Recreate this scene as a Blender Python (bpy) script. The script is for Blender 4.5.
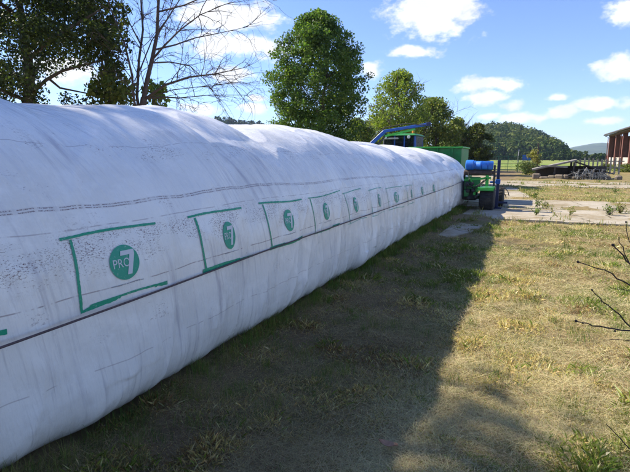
import bpy, bmesh, math, random
import numpy as np
from mathutils import Vector, Matrix, Euler
R = math.radians
rnd = random.Random(7)
rng = np.random.default_rng(11)
scene = bpy.context.scene
C = scene.collection
for o in list(bpy.data.objects): bpy.data.objects.remove(o)

# ------------------------------------------------------------------ camera
F_PX, CX, CY, CAM_H = 465.0, 315.0, 236.0, 1.6      # photograph's pixels (630 x 472)
PITCH = math.atan(79 / F_PX)
YAW = math.atan(218 / (F_PX / math.cos(PITCH)))
cam_d = bpy.data.cameras.new('camera'); cam = bpy.data.objects.new('camera', cam_d); C.objects.link(cam)
cam.location = (0, 0, CAM_H)
cam.rotation_euler = (math.pi / 2 - PITCH, 0, YAW)
cam_d.sensor_fit = 'HORIZONTAL'; cam_d.sensor_width = 36.0; cam_d.lens = 36.0 * F_PX / 630.0
cam_d.clip_start = 0.05; cam_d.clip_end = 12000
scene.camera = cam
fwd = np.array([-math.sin(YAW) * math.cos(PITCH), math.cos(YAW) * math.cos(PITCH), -math.sin(PITCH)])
rgt = np.array([math.cos(YAW), math.sin(YAW), 0.0]); upv = np.cross(rgt, fwd); EYE = np.array([0, 0, CAM_H])
def ray(px, py): return fwd + rgt * (px - CX) / F_PX - upv * (py - CY) / F_PX
def at(px, py, dist): return EYE + ray(px, py) * dist
def ground_at(px, py):
    d = ray(px, py); return EYE + d * (-CAM_H / d[2])

# ------------------------------------------------------------------ light
SUN_EL, SUN_VEC = R(39.8), np.array([-1.0, 0.03])      # the sun stands square to the bag, to the left
SUN_VEC = SUN_VEC / np.linalg.norm(SUN_VEC)
sd = Vector((SUN_VEC[0] * math.cos(SUN_EL), SUN_VEC[1] * math.cos(SUN_EL), math.sin(SUN_EL)))
sun_l = bpy.data.lights.new('sun', 'SUN'); sun_l.energy = 4.7; sun_l.angle = R(0.53); sun_l.color = (1, .92, .78)
sun = bpy.data.objects.new('sun', sun_l); C.objects.link(sun)
sun.rotation_euler = sd.to_track_quat('Z', 'Y').to_euler(); sun.location = (-30, 10, 30)
scene.view_settings.view_transform = 'Standard'; scene.view_settings.look = 'None'
scene.view_settings.gamma = 1; scene.view_settings.exposure = 1.02
scene.view_settings.use_curve_mapping = False

world = bpy.data.worlds.new('World'); scene.world = world; world.use_nodes = True
wn, wl = world.node_tree.nodes, world.node_tree.links
wn.clear()
wout = wn.new('ShaderNodeOutputWorld'); bg = wn.new('ShaderNodeBackground'); bg.inputs['Strength'].default_value = 0.122
sky = wn.new('ShaderNodeTexSky'); sky.sky_type = 'NISHITA'; sky.sun_disc = False
sky.sun_elevation = SUN_EL; sky.sun_rotation = math.atan2(SUN_VEC[0], SUN_VEC[1])
sky.air_density = 1.0; sky.dust_density = 0.05; sky.ozone_density = 2.0; sky.altitude = 1200
CLOUD_WHITE = (5.2, 5.25, 5.35)
tc = wn.new('ShaderNodeTexCoord')
def wnode(t, **k):
    n = wn.new(t)
    for a, b in k.items(): setattr(n, a, b)
    return n
# cumulus: (pixel centre, half width, half height) turned into directions of the sky; more of them, unseen, all round the sky, enlarged to add white fill light
clouds = [(432, 12, 46, 24), (455, 8, 24, 20), (412, 53, 27, 6), (232, 16, 48, 15), (206, 18, 26, 9), (240, 46, 52, 12), (218, 48, 30, 9), (232, 76, 22, 8), (253, 107, 16, 6),
          (255, 96, 12, 4), (200, 110, 20, 5), (483, 85, 30, 8), (505, 87, 16, 6), (484, 99, 20, 6), (513, 106, 12, 5), (555, 97, 11, 4), (601, 104, 26, 7), (488, 116, 14, 4), (520, 117, 26, 5),
          (560, 112, 16, 6), (622, 68, 26, 11), (628, 12, 24, 10), (607, 121, 18, 5), (372, 70, 12, 9), (60, 70, 40, 14)]
blobs = []
for px, py, hw, hh in clouds:
    d = ray(px, py); L = np.linalg.norm(d); d = d / L
    blobs.append((d, hw / F_PX / L * 1.08, hh / F_PX / L * 1.15))
for k in range(13):
    el = R(rnd.choice([5, 8, 11, 16, 24, 35, 50]) + rnd.uniform(-2, 2))
    az = -YAW + R(48) + rnd.random() * R(264)
    d = np.array([math.sin(az) * math.cos(el), math.cos(az) * math.cos(el), math.sin(el)])
    w = rnd.uniform(.10, .24); blobs.append((d, w, w * rnd.uniform(.25, .4)))
last = None
warp = wnode('ShaderNodeTexNoise'); warp.inputs['Scale'].default_value = 11; warp.inputs['Detail'].default_value = 4
wl.new(tc.outputs['Generated'], warp.inputs['Vector'])
wsub = wnode('ShaderNodeVectorMath', operation='SUBTRACT'); wsub.inputs[1].default_value = (.5, .5, .5); wl.new(warp.outputs['Color'], wsub.inputs[0])
wsc = wnode('ShaderNodeVectorMath', operation='SCALE'); wsc.inputs['Scale'].default_value = .035; wl.new(wsub.outputs[0], wsc.inputs[0])
wadd = wnode('ShaderNodeVectorMath', operation='ADD'); wl.new(tc.outputs['Generated'], wadd.inputs[0]); wl.new(wsc.outputs[0], wadd.inputs[1])
for d, w, h in blobs:
    v = Vector(d); e = Vector((0, 0, 1)).cross(v).normalized() * -1; n = e.cross(v).normalized()
    if n.z < 0: n = -n
    m = Matrix((e, n, e.cross(n))).transposed()
    mp = wnode('ShaderNodeMapping', vector_type='TEXTURE')
    mp.inputs['Location'].default_value = v; mp.inputs['Rotation'].default_value = m.to_euler(); mp.inputs['Scale'].default_value = (w, h, 1.0)
    wl.new(wadd.outputs[0], mp.inputs['Vector'])
    ln = wnode('ShaderNodeVectorMath', operation='LENGTH'); wl.new(mp.outputs[0], ln.inputs[0])
    if last is None: last = ln.outputs['Value']
    else:
        mn = wnode('ShaderNodeMath', operation='MINIMUM')
        wl.new(last, mn.inputs[0]); wl.new(ln.outputs['Value'], mn.inputs[1]); last = mn.outputs[0]
cn = wnode('ShaderNodeTexNoise'); cn.inputs['Scale'].default_value = 26; cn.inputs['Detail'].default_value = 6; cn.inputs['Roughness'].default_value = .62
cmap = wnode('ShaderNodeMapping'); cmap.inputs['Scale'].default_value = (1, 1, 1.7)
wl.new(tc.outputs['Generated'], cmap.inputs['Vector']); wl.new(cmap.outputs[0], cn.inputs['Vector'])
ma = wnode('ShaderNodeMath', operation='MULTIPLY_ADD'); ma.inputs[1].default_value = 2.0; ma.inputs[2].default_value = -.98; wl.new(cn.outputs['Fac'], ma.inputs[0])
ad = wnode('ShaderNodeMath', operation='ADD'); wl.new(last, ad.inputs[0]); wl.new(ma.outputs[0], ad.inputs[1])
mr = wnode('ShaderNodeMapRange', interpolation_type='SMOOTHSTEP'); mr.inputs['From Min'].default_value = 1.15; mr.inputs['From Max'].default_value = .45
mr.inputs['To Min'].default_value = 0; mr.inputs['To Max'].default_value = .95; wl.new(ad.outputs[0], mr.inputs['Value'])
cn2 = wnode('ShaderNodeTexNoise'); cn2.inputs['Scale'].default_value = 16; cn2.inputs['Detail'].default_value = 4; wl.new(cmap.outputs[0], cn2.inputs['Vector'])
cr = wnode('ShaderNodeMapRange'); cr.inputs['From Min'].default_value = .35; cr.inputs['From Max'].default_value = .65; cr.inputs['To Min'].default_value = .84; cr.inputs['To Max'].default_value = 1.08
wl.new(cn2.outputs['Fac'], cr.inputs['Value'])
cc = wnode('ShaderNodeVectorMath', operation='SCALE'); cc.inputs[0].default_value = CLOUD_WHITE; wl.new(cr.outputs[0], cc.inputs['Scale'])
mix = wnode('ShaderNodeMix', data_type='RGBA'); wl.new(mr.outputs[0], mix.inputs['Factor'])
grade = wnode('ShaderNodeVectorMath', operation='MULTIPLY'); grade.inputs[1].default_value = (.71, .745, .945); wl.new(sky.outputs[0], grade.inputs[0]); wl.new(grade.outputs[0], mix.inputs['A']); wl.new(cc.outputs[0], mix.inputs['B'])
wl.new(mix.outputs['Result'], bg.inputs['Color']); wl.new(bg.outputs[0], wout.inputs['Surface'])
cy = scene.cycles; cy.adaptive_threshold = .02; cy.max_bounces = 5; cy.diffuse_bounces = 3; cy.glossy_bounces = 2; cy.transmission_bounces = 4; cy.transparent_max_bounces = 4; cy.volume_bounces = 0
world.cycles.sampling_method = 'MANUAL'; world.cycles.sample_map_resolution = 512

# ------------------------------------------------------------------ noise
def _h(ix, iy, iz, s):
    n = (ix.astype(np.int64) * 374761393 + iy.astype(np.int64) * 668265263 + iz.astype(np.int64) * 2147483647 + s * 974711) & 0xffffffff
    n = ((n ^ (n >> 13)) * 1274126177) & 0xffffffff
    n = ((n ^ (n >> 16)) * 2246822519) & 0xffffffff
    return ((n ^ (n >> 15)) & 0xffffff) / float(0xffffff)
def noise2(x, y, s=0):
    x = np.asarray(x, float); y = np.asarray(y, float)
    ix = np.floor(x).astype(np.int64); iy = np.floor(y).astype(np.int64); fx = x - ix; fy = y - iy
    fx = fx * fx * fx * (fx * (fx * 6 - 15) + 10); fy = fy * fy * fy * (fy * (fy * 6 - 15) + 10); z = np.zeros_like(ix)
    a = _h(ix, iy, z, s); b = _h(ix + 1, iy, z, s); c = _h(ix, iy + 1, z, s); d = _h(ix + 1, iy + 1, z, s)
    return (a + (b - a) * fx) * (1 - fy) + (c + (d - c) * fx) * fy
def fbm2(x, y, o=4, s=0):
    t = 0; a = .5
    for k in range(o): t = t + a * (noise2(x, y, s + k * 17) - .5); x = np.asarray(x) * 2.03 + 5.1; y = np.asarray(y) * 2.03 + 1.7; a *= .5
    return t

# ------------------------------------------------------------------ materials
def mat(name):
    m = bpy.data.materials.new(name); m.use_nodes = True
    return m, m.node_tree.nodes, m.node_tree.links, m.node_tree.nodes['Principled BSDF']
def nd(ns, t, props=None, **ins):
    n = ns.new(t)
    for a, b in (props or {}).items(): setattr(n, a, b)
    for a, b in ins.items(): n.inputs[a.replace('_', ' ')].default_value = b
    return n
def solid(name, col, rough=.6, var=.25, scale=8, metal=0, bump=.15, bscale=60, dirt=None, dirt_amt=.4, coat=0):
    """painted / plain surface with uneven tone, fine relief and, if asked, patches of dirt"""
    m, ns, ls, p = mat(name)
    g = nd(ns, 'ShaderNodeNewGeometry')
    n1 = nd(ns, 'ShaderNodeTexNoise', Scale=scale, Detail=6.0, Roughness=.65); ls.new(g.outputs['Position'], n1.inputs['Vector'])
    mr_ = nd(ns, 'ShaderNodeMapRange', None, From_Min=.3, From_Max=.7, To_Min=1 - var, To_Max=1 + var); ls.new(n1.outputs['Fac'], mr_.inputs['Value'])
    s = nd(ns, 'ShaderNodeVectorMath', {'operation': 'SCALE'}); s.inputs[0].default_value = col; ls.new(mr_.outputs[0], s.inputs['Scale'])
    out = s.outputs[0]
    if dirt:
        n2 = nd(ns, 'ShaderNodeTexNoise', Scale=scale * .6, Detail=8.0, Roughness=.7); ls.new(g.outputs['Position'], n2.inputs['Vector'])
        m2 = nd(ns, 'ShaderNodeMapRange', None, From_Min=.48, From_Max=.68, To_Min=0.0, To_Max=dirt_amt); ls.new(n2.outputs['Fac'], m2.inputs['Value'])
        mx = nd(ns, 'ShaderNodeMix', {'data_type': 'RGBA'}); ls.new(m2.outputs[0], mx.inputs['Factor']); ls.new(out, mx.inputs['A']); mx.inputs['B'].default_value = (*dirt, 1)
        out = mx.outputs['Result']
    ls.new(out, p.inputs['Base Color'])
    p.inputs['Roughness'].default_value = rough; p.inputs['Metallic'].default_value = metal
    n3 = nd(ns, 'ShaderNodeTexNoise', Scale=bscale, Detail=4.0); ls.new(g.outputs['Position'], n3.inputs['Vector'])
    b = nd(ns, 'ShaderNodeBump', Strength=bump, Distance=.01); ls.new(n3.outputs['Fac'], b.inputs['Height']); ls.new(b.outputs[0], p.inputs['Normal'])
    return m
def leafy(name, trans=.35, rough=.55, spec=.3, hue_noise=0.0):
    """foliage: colour stored per leaf in the attribute 'col'"""
    m, ns, ls, p = mat(name)
    a = nd(ns, 'ShaderNodeAttribute'); a.attribute_name = 'col'
    ls.new(a.outputs['Color'], p.inputs['Base Color']); p.inputs['Roughness'].default_value = rough; p.inputs['Specular IOR Level'].default_value = spec
    if trans > 0:
        t = nd(ns, 'ShaderNodeBsdfTranslucent'); s = nd(ns, 'ShaderNodeVectorMath', {'operation': 'MULTIPLY'}); s.inputs[1].default_value = (1.5, 1.7, .7)
        ls.new(a.outputs['Color'], s.inputs[0]); ls.new(s.outputs[0], t.inputs['Color'])
        mx = nd(ns, 'ShaderNodeMixShader', Fac=trans); ls.new(p.outputs[0], mx.inputs[1]); ls.new(t.outputs[0], mx.inputs[2]); ls.new(mx.outputs[0], ns['Material Output'].inputs['Surface'])
    return m
M = {}
M['leaf'] = leafy('leaf'); M['blade'] = leafy('blade', .25, .75, .06); M['far_leaf'] = leafy('far_leaf', .15, .8, .1)
M['bark'] = solid('bark', (.085, .065, .05), .9, .4, 14, bump=.8, bscale=40)
M['dead_bark'] = solid('dead_bark', (.075, .055, .045), .9, .35, 20, bump=.6, bscale=50)
M['green'] = solid('green_paint', (.02, .21, .05), .5, .3, 5, dirt=(.13, .12, .07), dirt_amt=.6)
M['bright_green'] = solid('bright_green_paint', (.05, .42, .06), .4, .2, 6, dirt=(.12, .12, .05), dirt_amt=.25)
M['blue'] = solid('blue_paint', (.012, .09, .42), .4, .2, 6, dirt=(.08, .08, .08), dirt_amt=.25)
M['bright_blue'] = solid('bright_blue_plastic', (.02, .17, .62), .5, .25, 5, dirt=(.1, .12, .15), dirt_amt=.45)
M['navy'] = solid('navy_paint', (.010, .018, .075), .55, .3, 6)
M['rubber'] = solid('rubber', (.022, .021, .02), .8, .3, 12, dirt=(.12, .10, .08), dirt_amt=.45)
M['steel'] = solid('dark_steel', (.05, .05, .05), .5, .3, 12, metal=.5, dirt=(.10, .06, .04))
M['rust'] = solid('rusty_roller', (.075, .05, .04), .75, .4, 12, dirt=(.03, .025, .025))
M['cable'] = solid('cable', (.075, .05, .055), .6, .3, 40)
M['rim'] = solid('rim_paint', (.45, .36, .08), .5, .2, 8, dirt=(.1, .08, .06))
M['hub_grey'] = solid('grey_paint', (.35, .36, .36), .5, .2, 8, dirt=(.12, .10, .08))
M['concrete'] = solid('concrete', (.40, .36, .32), .9, .28, 1.6, bump=.5, bscale=45, dirt=(.24, .19, .11), dirt_amt=.95)
def concrete_mat():
    m, ns, ls, p = mat('old_concrete'); g = nd(ns, 'ShaderNodeNewGeometry')
    def noise(sc, det=6.0, ro=.65):
        n = nd(ns, 'ShaderNodeTexNoise', Scale=sc, Detail=det, Roughness=ro); ls.new(g.outputs['Position'], n.inputs['Vector']); return n.outputs['Fac']
    def mr(src, a, b, c=0.0, d=1.0):
        r_ = nd(ns, 'ShaderNodeMapRange', None, From_Min=a, From_Max=b, To_Min=c, To_Max=d); ls.new(src, r_.inputs['Value']); return r_.outputs[0]
    def mixc(fac, A, B):
        x = nd(ns, 'ShaderNodeMix', {'data_type': 'RGBA'}); ls.new(fac, x.inputs['Factor'])
        for s_, v in (('A', A), ('B', B)):
            if isinstance(v, tuple): x.inputs[s_].default_value = (*v, 1)
            else: ls.new(v, x.inputs[s_])
        return x.outputs['Result']
    c = mixc(mr(noise(2.2), .3, .7), (.50, .44, .345), (.40, .35, .27))
    c = mixc(mr(noise(40., 3.0), .4, .7, 0, .4), c, (.22, .19, .15))
    c = mixc(mr(noise(.8, 8.0, .75), .45, .60, 0, .9), c, (.26, .20, .11))
    v = nd(ns, 'ShaderNodeTexVoronoi', {'feature': 'DISTANCE_TO_EDGE'}, Scale=.55, Randomness=1.0); w = nd(ns, 'ShaderNodeTexNoise', Scale=3.0, Detail=5.0)
    ls.new(g.outputs['Position'], w.inputs['Vector']); ad_ = nd(ns, 'ShaderNodeMix', {'data_type': 'VECTOR'}); ad_.inputs['Factor'].default_value = .12; ls.new(g.outputs['Position'], ad_.inputs['A']); ls.new(w.outputs['Color'], ad_.inputs['B']); ls.new(ad_.outputs['Result'], v.inputs['Vector'])
    c = mixc(mr(v.outputs['Distance'], .008, .002), c, (.10, .085, .05))
    ls.new(c, p.inputs['Base Color']); p.inputs['Roughness'].default_value = .92; p.inputs['Specular IOR Level'].default_value = .2
    b = nd(ns, 'ShaderNodeBump', Strength=.6, Distance=.01); ls.new(noise(35., 5.0), b.inputs['Height']); ls.new(b.outputs[0], p.inputs['Normal'])
    return m
M['concrete'] = concrete_mat()
M['soil'] = solid('bare_soil', (.20, .16, .12), .95, .3, 2.0, bump=.8, bscale=30, dirt=(.13, .11, .06), dirt_amt=.5)
M['brick_red'] = solid('red_brown_column', (.16, .055, .04), .8, .3, 2, dirt=(.08, .05, .04))
M['pale_panel'] = solid('pale_panel', (.52, .45, .39), .8, .15, 1.5, dirt=(.35, .28, .22), dirt_amt=.4)
M['roof_dark'] = solid('roof_sheet', (.07, .06, .055), .7, .3, 2)
M['wood'] = solid('grey_wood', (.27, .25, .22), .9, .35, 3, bump=.6, bscale=30, dirt=(.13, .11, .09), dirt_amt=.6)
M['dark_wood'] = solid('dark_wood', (.06, .05, .042), .9, .35, 4)
M['scrap'] = solid('galvanised_scrap', (.17, .175, .175), .6, .5, 6, metal=.2, dirt=(.10, .07, .05), dirt_amt=.7)
M['fence_green'] = solid('fence_paint', (.05, .16, .08), .6, .2, 4)
M['blue_sign'] = solid('blue_board', (.03, .14, .5), .6, .1, 3)
M['brown_leaf'] = solid('fallen_leaf', (.36, .20, .12), .8, .3, 30)
M['stem'] = solid('dry_stem', (.045, .028, .024), .85, .3, 60)
M['lamp_glass'] = solid('lamp_lens', (.75, .75, .72), .2, .05, 10)
def glass_mat():
    m, ns, ls, p = mat('cab_glass'); p.inputs['Base Color'].default_value = (.012, .018, .02, 1); p.inputs['Roughness'].default_value = .25; p.inputs['Specular IOR Level'].default_value = .25
    p.inputs['Transmission Weight'].default_value = .0; p.inputs['Alpha'].default_value = .35; p.inputs['IOR'].default_value = 1.45
    return m
M['glass'] = glass_mat()
def print_mat(name, col, wear=.35):
    m, ns, ls, p = mat(name); g = nd(ns, 'ShaderNodeNewGeometry')
    n = nd(ns, 'ShaderNodeTexNoise', Scale=55.0, Detail=6.0, Roughness=.75); ls.new(g.outputs['Position'], n.inputs['Vector'])
    r_ = nd(ns, 'ShaderNodeMapRange', None, From_Min=.56, From_Max=.70, To_Min=0.0, To_Max=wear); ls.new(n.outputs['Fac'], r_.inputs['Value'])
    mx = nd(ns, 'ShaderNodeMix', {'data_type': 'RGBA'}); mx.inputs['A'].default_value = (*col, 1); mx.inputs['B'].default_value = (.62, .62, .64, 1)
    ls.new(r_.outputs[0], mx.inputs['Factor']); ls.new(mx.outputs['Result'], p.inputs['Base Color']); p.inputs['Roughness'].default_value = .45
    return m
M['print_green'] = print_mat('green_ink', (.008, .30, .17), .55)
M['print_worn'] = print_mat('worn_green_ink', (.10, .36, .27), .9)
M['logo_green'] = print_mat('logo_ink', (.012, .31, .20), .4)
M['print_white'] = print_mat('white_film_print', (.60, .62, .66), .2)
M['print_faint'] = print_mat('faint_ink', (.30, .33, .36), .8)

# ------------------------------------------------------------------ mesh helpers
class MB:
    def __init__(s): s.v = []; s.f = []
    def add(s, vs, fs):
        k = len(s.v); s.v += [tuple(map(float, p)) for p in vs]; s.f += [tuple(i + k for i in f) for f in fs]; return s
    def hexa(s, p): return s.add(p, [(3, 2, 1, 0), (4, 5, 6, 7), (0, 1, 5, 4), (1, 2, 6, 5), (2, 3, 7, 6), (3, 0, 4, 7)])
    def box(s, lo, hi, rz=0.0, ctr=None):
        x0, y0, z0 = lo; x1, y1, z1 = hi
        p = [(x0, y0, z0), (x1, y0, z0), (x1, y1, z0), (x0, y1, z0), (x0, y0, z1), (x1, y0, z1), (x1, y1, z1), (x0, y1, z1)]
        if rz:
            cx, cy = ctr or ((x0 + x1) / 2, (y0 + y1) / 2); c, sn = math.cos(rz), math.sin(rz)
            p = [(cx + (a - cx) * c - (b - cy) * sn, cy + (a - cx) * sn + (b - cy) * c, z) for a, b, z in p]
        return s.hexa(p)
    def beam(s, a, b, w, h, up=(0, 0, 1)):
        a = Vector(a); b = Vector(b); d = (b - a).normalized(); x = d.cross(Vector(up))
        if x.length < 1e-4: x = d.cross(Vector((0, 1, 0)))
        x.normalize(); z = x.cross(d); p = []
        for q in (a, b):
            for i, j in ((-1, -1), (1, -1), (1, 1), (-1, 1)): p.append(q + x * w * .5 * i + z * h * .5 * j)
        return s.add(p, [(0, 1, 2, 3), (7, 6, 5, 4), (4, 5, 1, 0), (5, 6, 2, 1), (6, 7, 3, 2), (7, 4, 0, 3)])
    def tube(s, pts, rad, n=8, caps=True):
        pts = [Vector(p) for p in pts]; rad = rad if isinstance(rad, (list, tuple)) else [rad] * len(pts)
        rings = []; t0 = (pts[1] - pts[0]).normalized(); x = t0.orthogonal().normalized()
        for i, p in enumerate(pts):
            t = (pts[min(i + 1, len(pts) - 1)] - pts[max(i - 1, 0)])
            t = t.normalized() if t.length > 1e-9 else t0
            x = (x - t * x.dot(t)); x = x.normalized() if x.length > 1e-6 else t.orthogonal().normalized()
            y = t.cross(x); rings.append([p + (x * math.cos(a) + y * math.sin(a)) * rad[i] for a in [2 * math.pi * k / n for k in range(n)]])
        vs = [q for r_ in rings for q in r_]; fs = []
        for i in range(len(pts) - 1):
            for k in range(n): fs.append((i * n + k, i * n + (k + 1) % n, (i + 1) * n + (k + 1) % n, (i + 1) * n + k))
        if caps: fs.append(tuple(reversed(range(n)))); fs.append(tuple((len(pts) - 1) * n + k for k in range(n)))
        return s.add(vs, fs)
    def lathe(s, c, axis, prof, n=24):
        """prof: list of (offset along axis, radius)"""
        c = Vector(c); a = Vector(axis).normalized(); x = a.orthogonal().normalized(); y = a.cross(x); vs = []; fs = []
        for o, r_ in prof:
            for k in range(n): t = 2 * math.pi * k / n; vs.append(c + a * o + (x * math.cos(t) + y * math.sin(t)) * max(r_, 1e-4))
        for i in range(len(prof) - 1):
            for k in range(n): fs.append((i * n + k, i * n + (k + 1) % n, (i + 1) * n + (k + 1) % n, (i + 1) * n + k))
        fs.append(tuple(reversed(range(n)))); fs.append(tuple((len(prof) - 1) * n + k for k in range(n)))
        return s.add(vs, fs)
def origin(o):
    v = Vector((0, 0, 0))
    while o is not None: v = v + o.location; o = o.parent
    return v
def link(name, me, m, parent=None, smooth=False):
    o = bpy.data.objects.new(name, me); C.objects.link(o)
    if m is not None: me.materials.append(m)
    if smooth:
        me.polygons.foreach_set('use_smooth', np.ones(len(me.polygons), bool))
    o.parent = parent
    return o
def build(name, mb, m, parent=None, smooth=False, bevel=0):
    off = origin(parent)
    me = bpy.data.meshes.new(name); me.from_pydata([tuple(Vector(v) - off) for v in mb.v], [], mb.f); me.update()
    bm = bmesh.new(); bm.from_mesh(me); bmesh.ops.recalc_face_normals(bm, faces=bm.faces)
    if bevel: bmesh.ops.bevel(bm, geom=bm.edges[:], offset=bevel, segments=1, affect='EDGES', clamp_overlap=True)
    bm.to_mesh(me); bm.free()
    o = link(name, me, m, parent, smooth)
    if smooth: me.set_sharp_from_angle(angle=R(40))
    return o
def np_mesh(name, V, Fq, m, parent=None, cols=None, smooth=False):
    """V (n,3) world, Fq (k,3|4) int"""
    V = np.asarray(V, np.float32); off = np.array(origin(parent), np.float32)
    me = bpy.data.meshes.new(name); k = Fq.shape[1]
    me.vertices.add(len(V)); me.vertices.foreach_set('co', (V - off).ravel())
    me.loops.add(Fq.size); me.loops.foreach_set('vertex_index', Fq.astype(np.int32).ravel())
    me.polygons.add(len(Fq)); me.polygons.foreach_set('loop_start', np.arange(0, Fq.size, k, dtype=np.int32))
    me.update(calc_edges=True)
    if cols is not None:
        at_ = me.attributes.new('col', 'FLOAT_COLOR', 'POINT'); c4 = np.ones((len(V), 4), np.float32); c4[:, :3] = cols; at_.data.foreach_set('color', c4.ravel())
    return link(name, me, m, parent, smooth)
def empty(name, loc, label, cat, group=None):
    o = bpy.data.objects.new(name, None); C.objects.link(o); o.location = Vector([float(x) for x in loc]); o.empty_display_size = .3
    o['label'] = label; o['category'] = cat
    if group: o['group'] = group
    return o
def tag(o, label, cat=None, group=None, kind=None):
    o['label'] = label
    if cat: o['category'] = cat
    if group: o['group'] = group
    if kind: o['kind'] = kind
    return o

# ------------------------------------------------------------------ ground
def slab_frame(x, y, a=R(5)):                                    # the yard is laid out at a slight angle to the bag
    return x * math.cos(a) + (y - 16) * math.sin(a), -x * math.sin(a) + (y - 16) * math.cos(a) + 16
def slab_world(u, v, a=R(5)):
    return u * math.cos(a) - (v - 16) * math.sin(a), u * math.sin(a) + (v - 16) * math.cos(a) + 16
def ground_h(x, y):
    x = np.asarray(x, float); y = np.asarray(y, float)
    near = np.clip(1 - (np.hypot(x, y) - 9) / 6, 0, 1)
    h = (fbm2(x * .55, y * .55, 3, 3) * .11 + fbm2(x * 2.6, y * 2.6, 3, 9) * .085) * near
    rut = np.exp(-((x + 1.55 + .12 * np.sin(y * .5)) / .22) ** 2) * -.025 * near
    yard_ = np.clip((np.hypot(x, y) - 9) / 3, 0, 1) * np.clip((60 - np.hypot(x, y)) / 15, 0, 1)                 # silt and turf creeping over the slabs
    return h + rut - .012 + yard_ * np.clip(.19 * fbm2(x * .7 + 4, y * .7, 4, 203), -.04, .05)
def bank_h(x, y): return 0 * np.asarray(x)
gx = np.concatenate([-np.geomspace(3000, 9, 26), np.linspace(-8.8, 8.8, 200), np.geomspace(9, 3000, 26)])
gy = np.concatenate([-np.geomspace(3000, 4, 22), np.linspace(-3.8, 17, 240), np.linspace(17.12, 38, 140), np.geomspace(38.5, 3000, 30)])
GX, GY = np.meshgrid(gx, gy, indexing='ij'); GZ = ground_h(GX, GY)
nx_, ny_ = GX.shape; idx = np.arange(nx_ * ny_).reshape(nx_, ny_)
quads = np.stack([idx[:-1, :-1], idx[1:, :-1], idx[1:, 1:], idx[:-1, 1:]], -1).reshape(-1, 4)
def ground_mat():
    m, ns, ls, p = mat('dry_turf')
    g = nd(ns, 'ShaderNodeNewGeometry')
    def noise(sc, det=5.0, ro=.6):
        n = nd(ns, 'ShaderNodeTexNoise', Scale=sc, Detail=det, Roughness=ro); ls.new(g.outputs['Position'], n.inputs['Vector']); return n
    def mr(src, a, b, c=0.0, d=1.0):
        r_ = nd(ns, 'ShaderNodeMapRange', None, From_Min=a, From_Max=b, To_Min=c, To_Max=d); ls.new(src, r_.inputs['Value']); return r_.outputs[0]
    def mixc(fac, A, B):
        x = nd(ns, 'ShaderNodeMix', {'data_type': 'RGBA'}); ls.new(fac, x.inputs['Factor'])
        for s_, v in (('A', A), ('B', B)):
            if isinstance(v, tuple): x.inputs[s_].default_value = (*v, 1)
            else: ls.new(v, x.inputs[s_])
        return x.outputs['Result']
    straw = mixc(mr(noise(3.5).outputs['Fac'], .35, .65), (.33, .25, .12), (.23, .17, .085))
    grn = mixc(mr(noise(30).outputs['Fac'], .35, .65), (.12, .145, .035), (.17, .175, .055))
    c = mixc(mr(noise(.9, 6.0).outputs['Fac'], .45, .62, 0, .8), straw, grn)
    c = mixc(mr(noise(1.7, 7.0, .7).outputs['Fac'], .56, .68, 0, .8), c, (.17, .125, .085))
    # trodden earth along the foot of the bag
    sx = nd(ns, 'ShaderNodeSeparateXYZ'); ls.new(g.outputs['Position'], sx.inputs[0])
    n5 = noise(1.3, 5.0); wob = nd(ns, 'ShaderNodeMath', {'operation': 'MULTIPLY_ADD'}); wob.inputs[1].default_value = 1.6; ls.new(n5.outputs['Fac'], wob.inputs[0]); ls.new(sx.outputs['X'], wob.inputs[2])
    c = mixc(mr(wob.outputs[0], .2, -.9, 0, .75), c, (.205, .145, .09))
    # far meadow beyond the yard
    far = mr(sx.outputs['Y'], 58, 66)
    c = mixc(far, c, mixc(mr(noise(.05).outputs['Fac'], .4, .6), (.17, .24, .05), (.26, .27, .08)))
    ls.new(c, p.inputs['Base Color']); p.inputs['Roughness'].default_value = .95; p.inputs['Specular IOR Level'].default_value = .1
    b = nd(ns, 'ShaderNodeBump', Strength=.9, Distance=.02); ls.new(noise(60, 6.0, .7).outputs['Fac'], b.inputs['Height']); ls.new(b.outputs[0], p.inputs['Normal'])
    return m
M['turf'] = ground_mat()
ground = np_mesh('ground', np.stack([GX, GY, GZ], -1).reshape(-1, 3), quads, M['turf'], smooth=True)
tag(ground, 'dry straw-coloured turf and trodden earth of the farmyard', kind='structure')

# concrete yard, each slab a piece of its own
yard = bpy.data.objects.new('concrete_yard', None); C.objects.link(yard); tag(yard, 'old cracked concrete slabs of the farmyard with grass in the joints', kind='structure')
slab_rects = []
def row(v0, v1, us, keep=None):
    for i in range(len(us) - 1):
        if keep and i not in keep: continue
        slab_rects.append((us[i], us[i + 1], v0, v1))
row(12.9, 15.9, [-1.55, .55, 2.6, 4.9, 7.2, 9.5])
row(15.98, 19.4, [-4.6, -1.9, .5, 2.9, 5.3, 7.7])
row(19.5, 22.6, [-4.7, -2.0, .45]); row(22.7, 27.5, [-4.7, -2.0, .3])
row(28.2, 31.5, [-5, -2.1, .9, 3.9, 6.9, 9.9, 12.9, 15.9]); row(31.58, 34.4, [-3.6, -.6, 2.4, 5.4, 8.4, 11.4, 14.4])
row(35, 41, [-3.3, -.6]); row(41.1, 47, [-3.2, -.5]); row(47.1, 54, [-3.3, -.4])
patch_poly = [ground_at(*p)[:2] for p in ((503, 221), (488, 224), (476, 231), (462, 234), (447, 237), (438, 235), (446, 229), (452, 225), (455, 218), (464, 213), (470, 209), (484, 208), (492, 211), (500, 214))]
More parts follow.
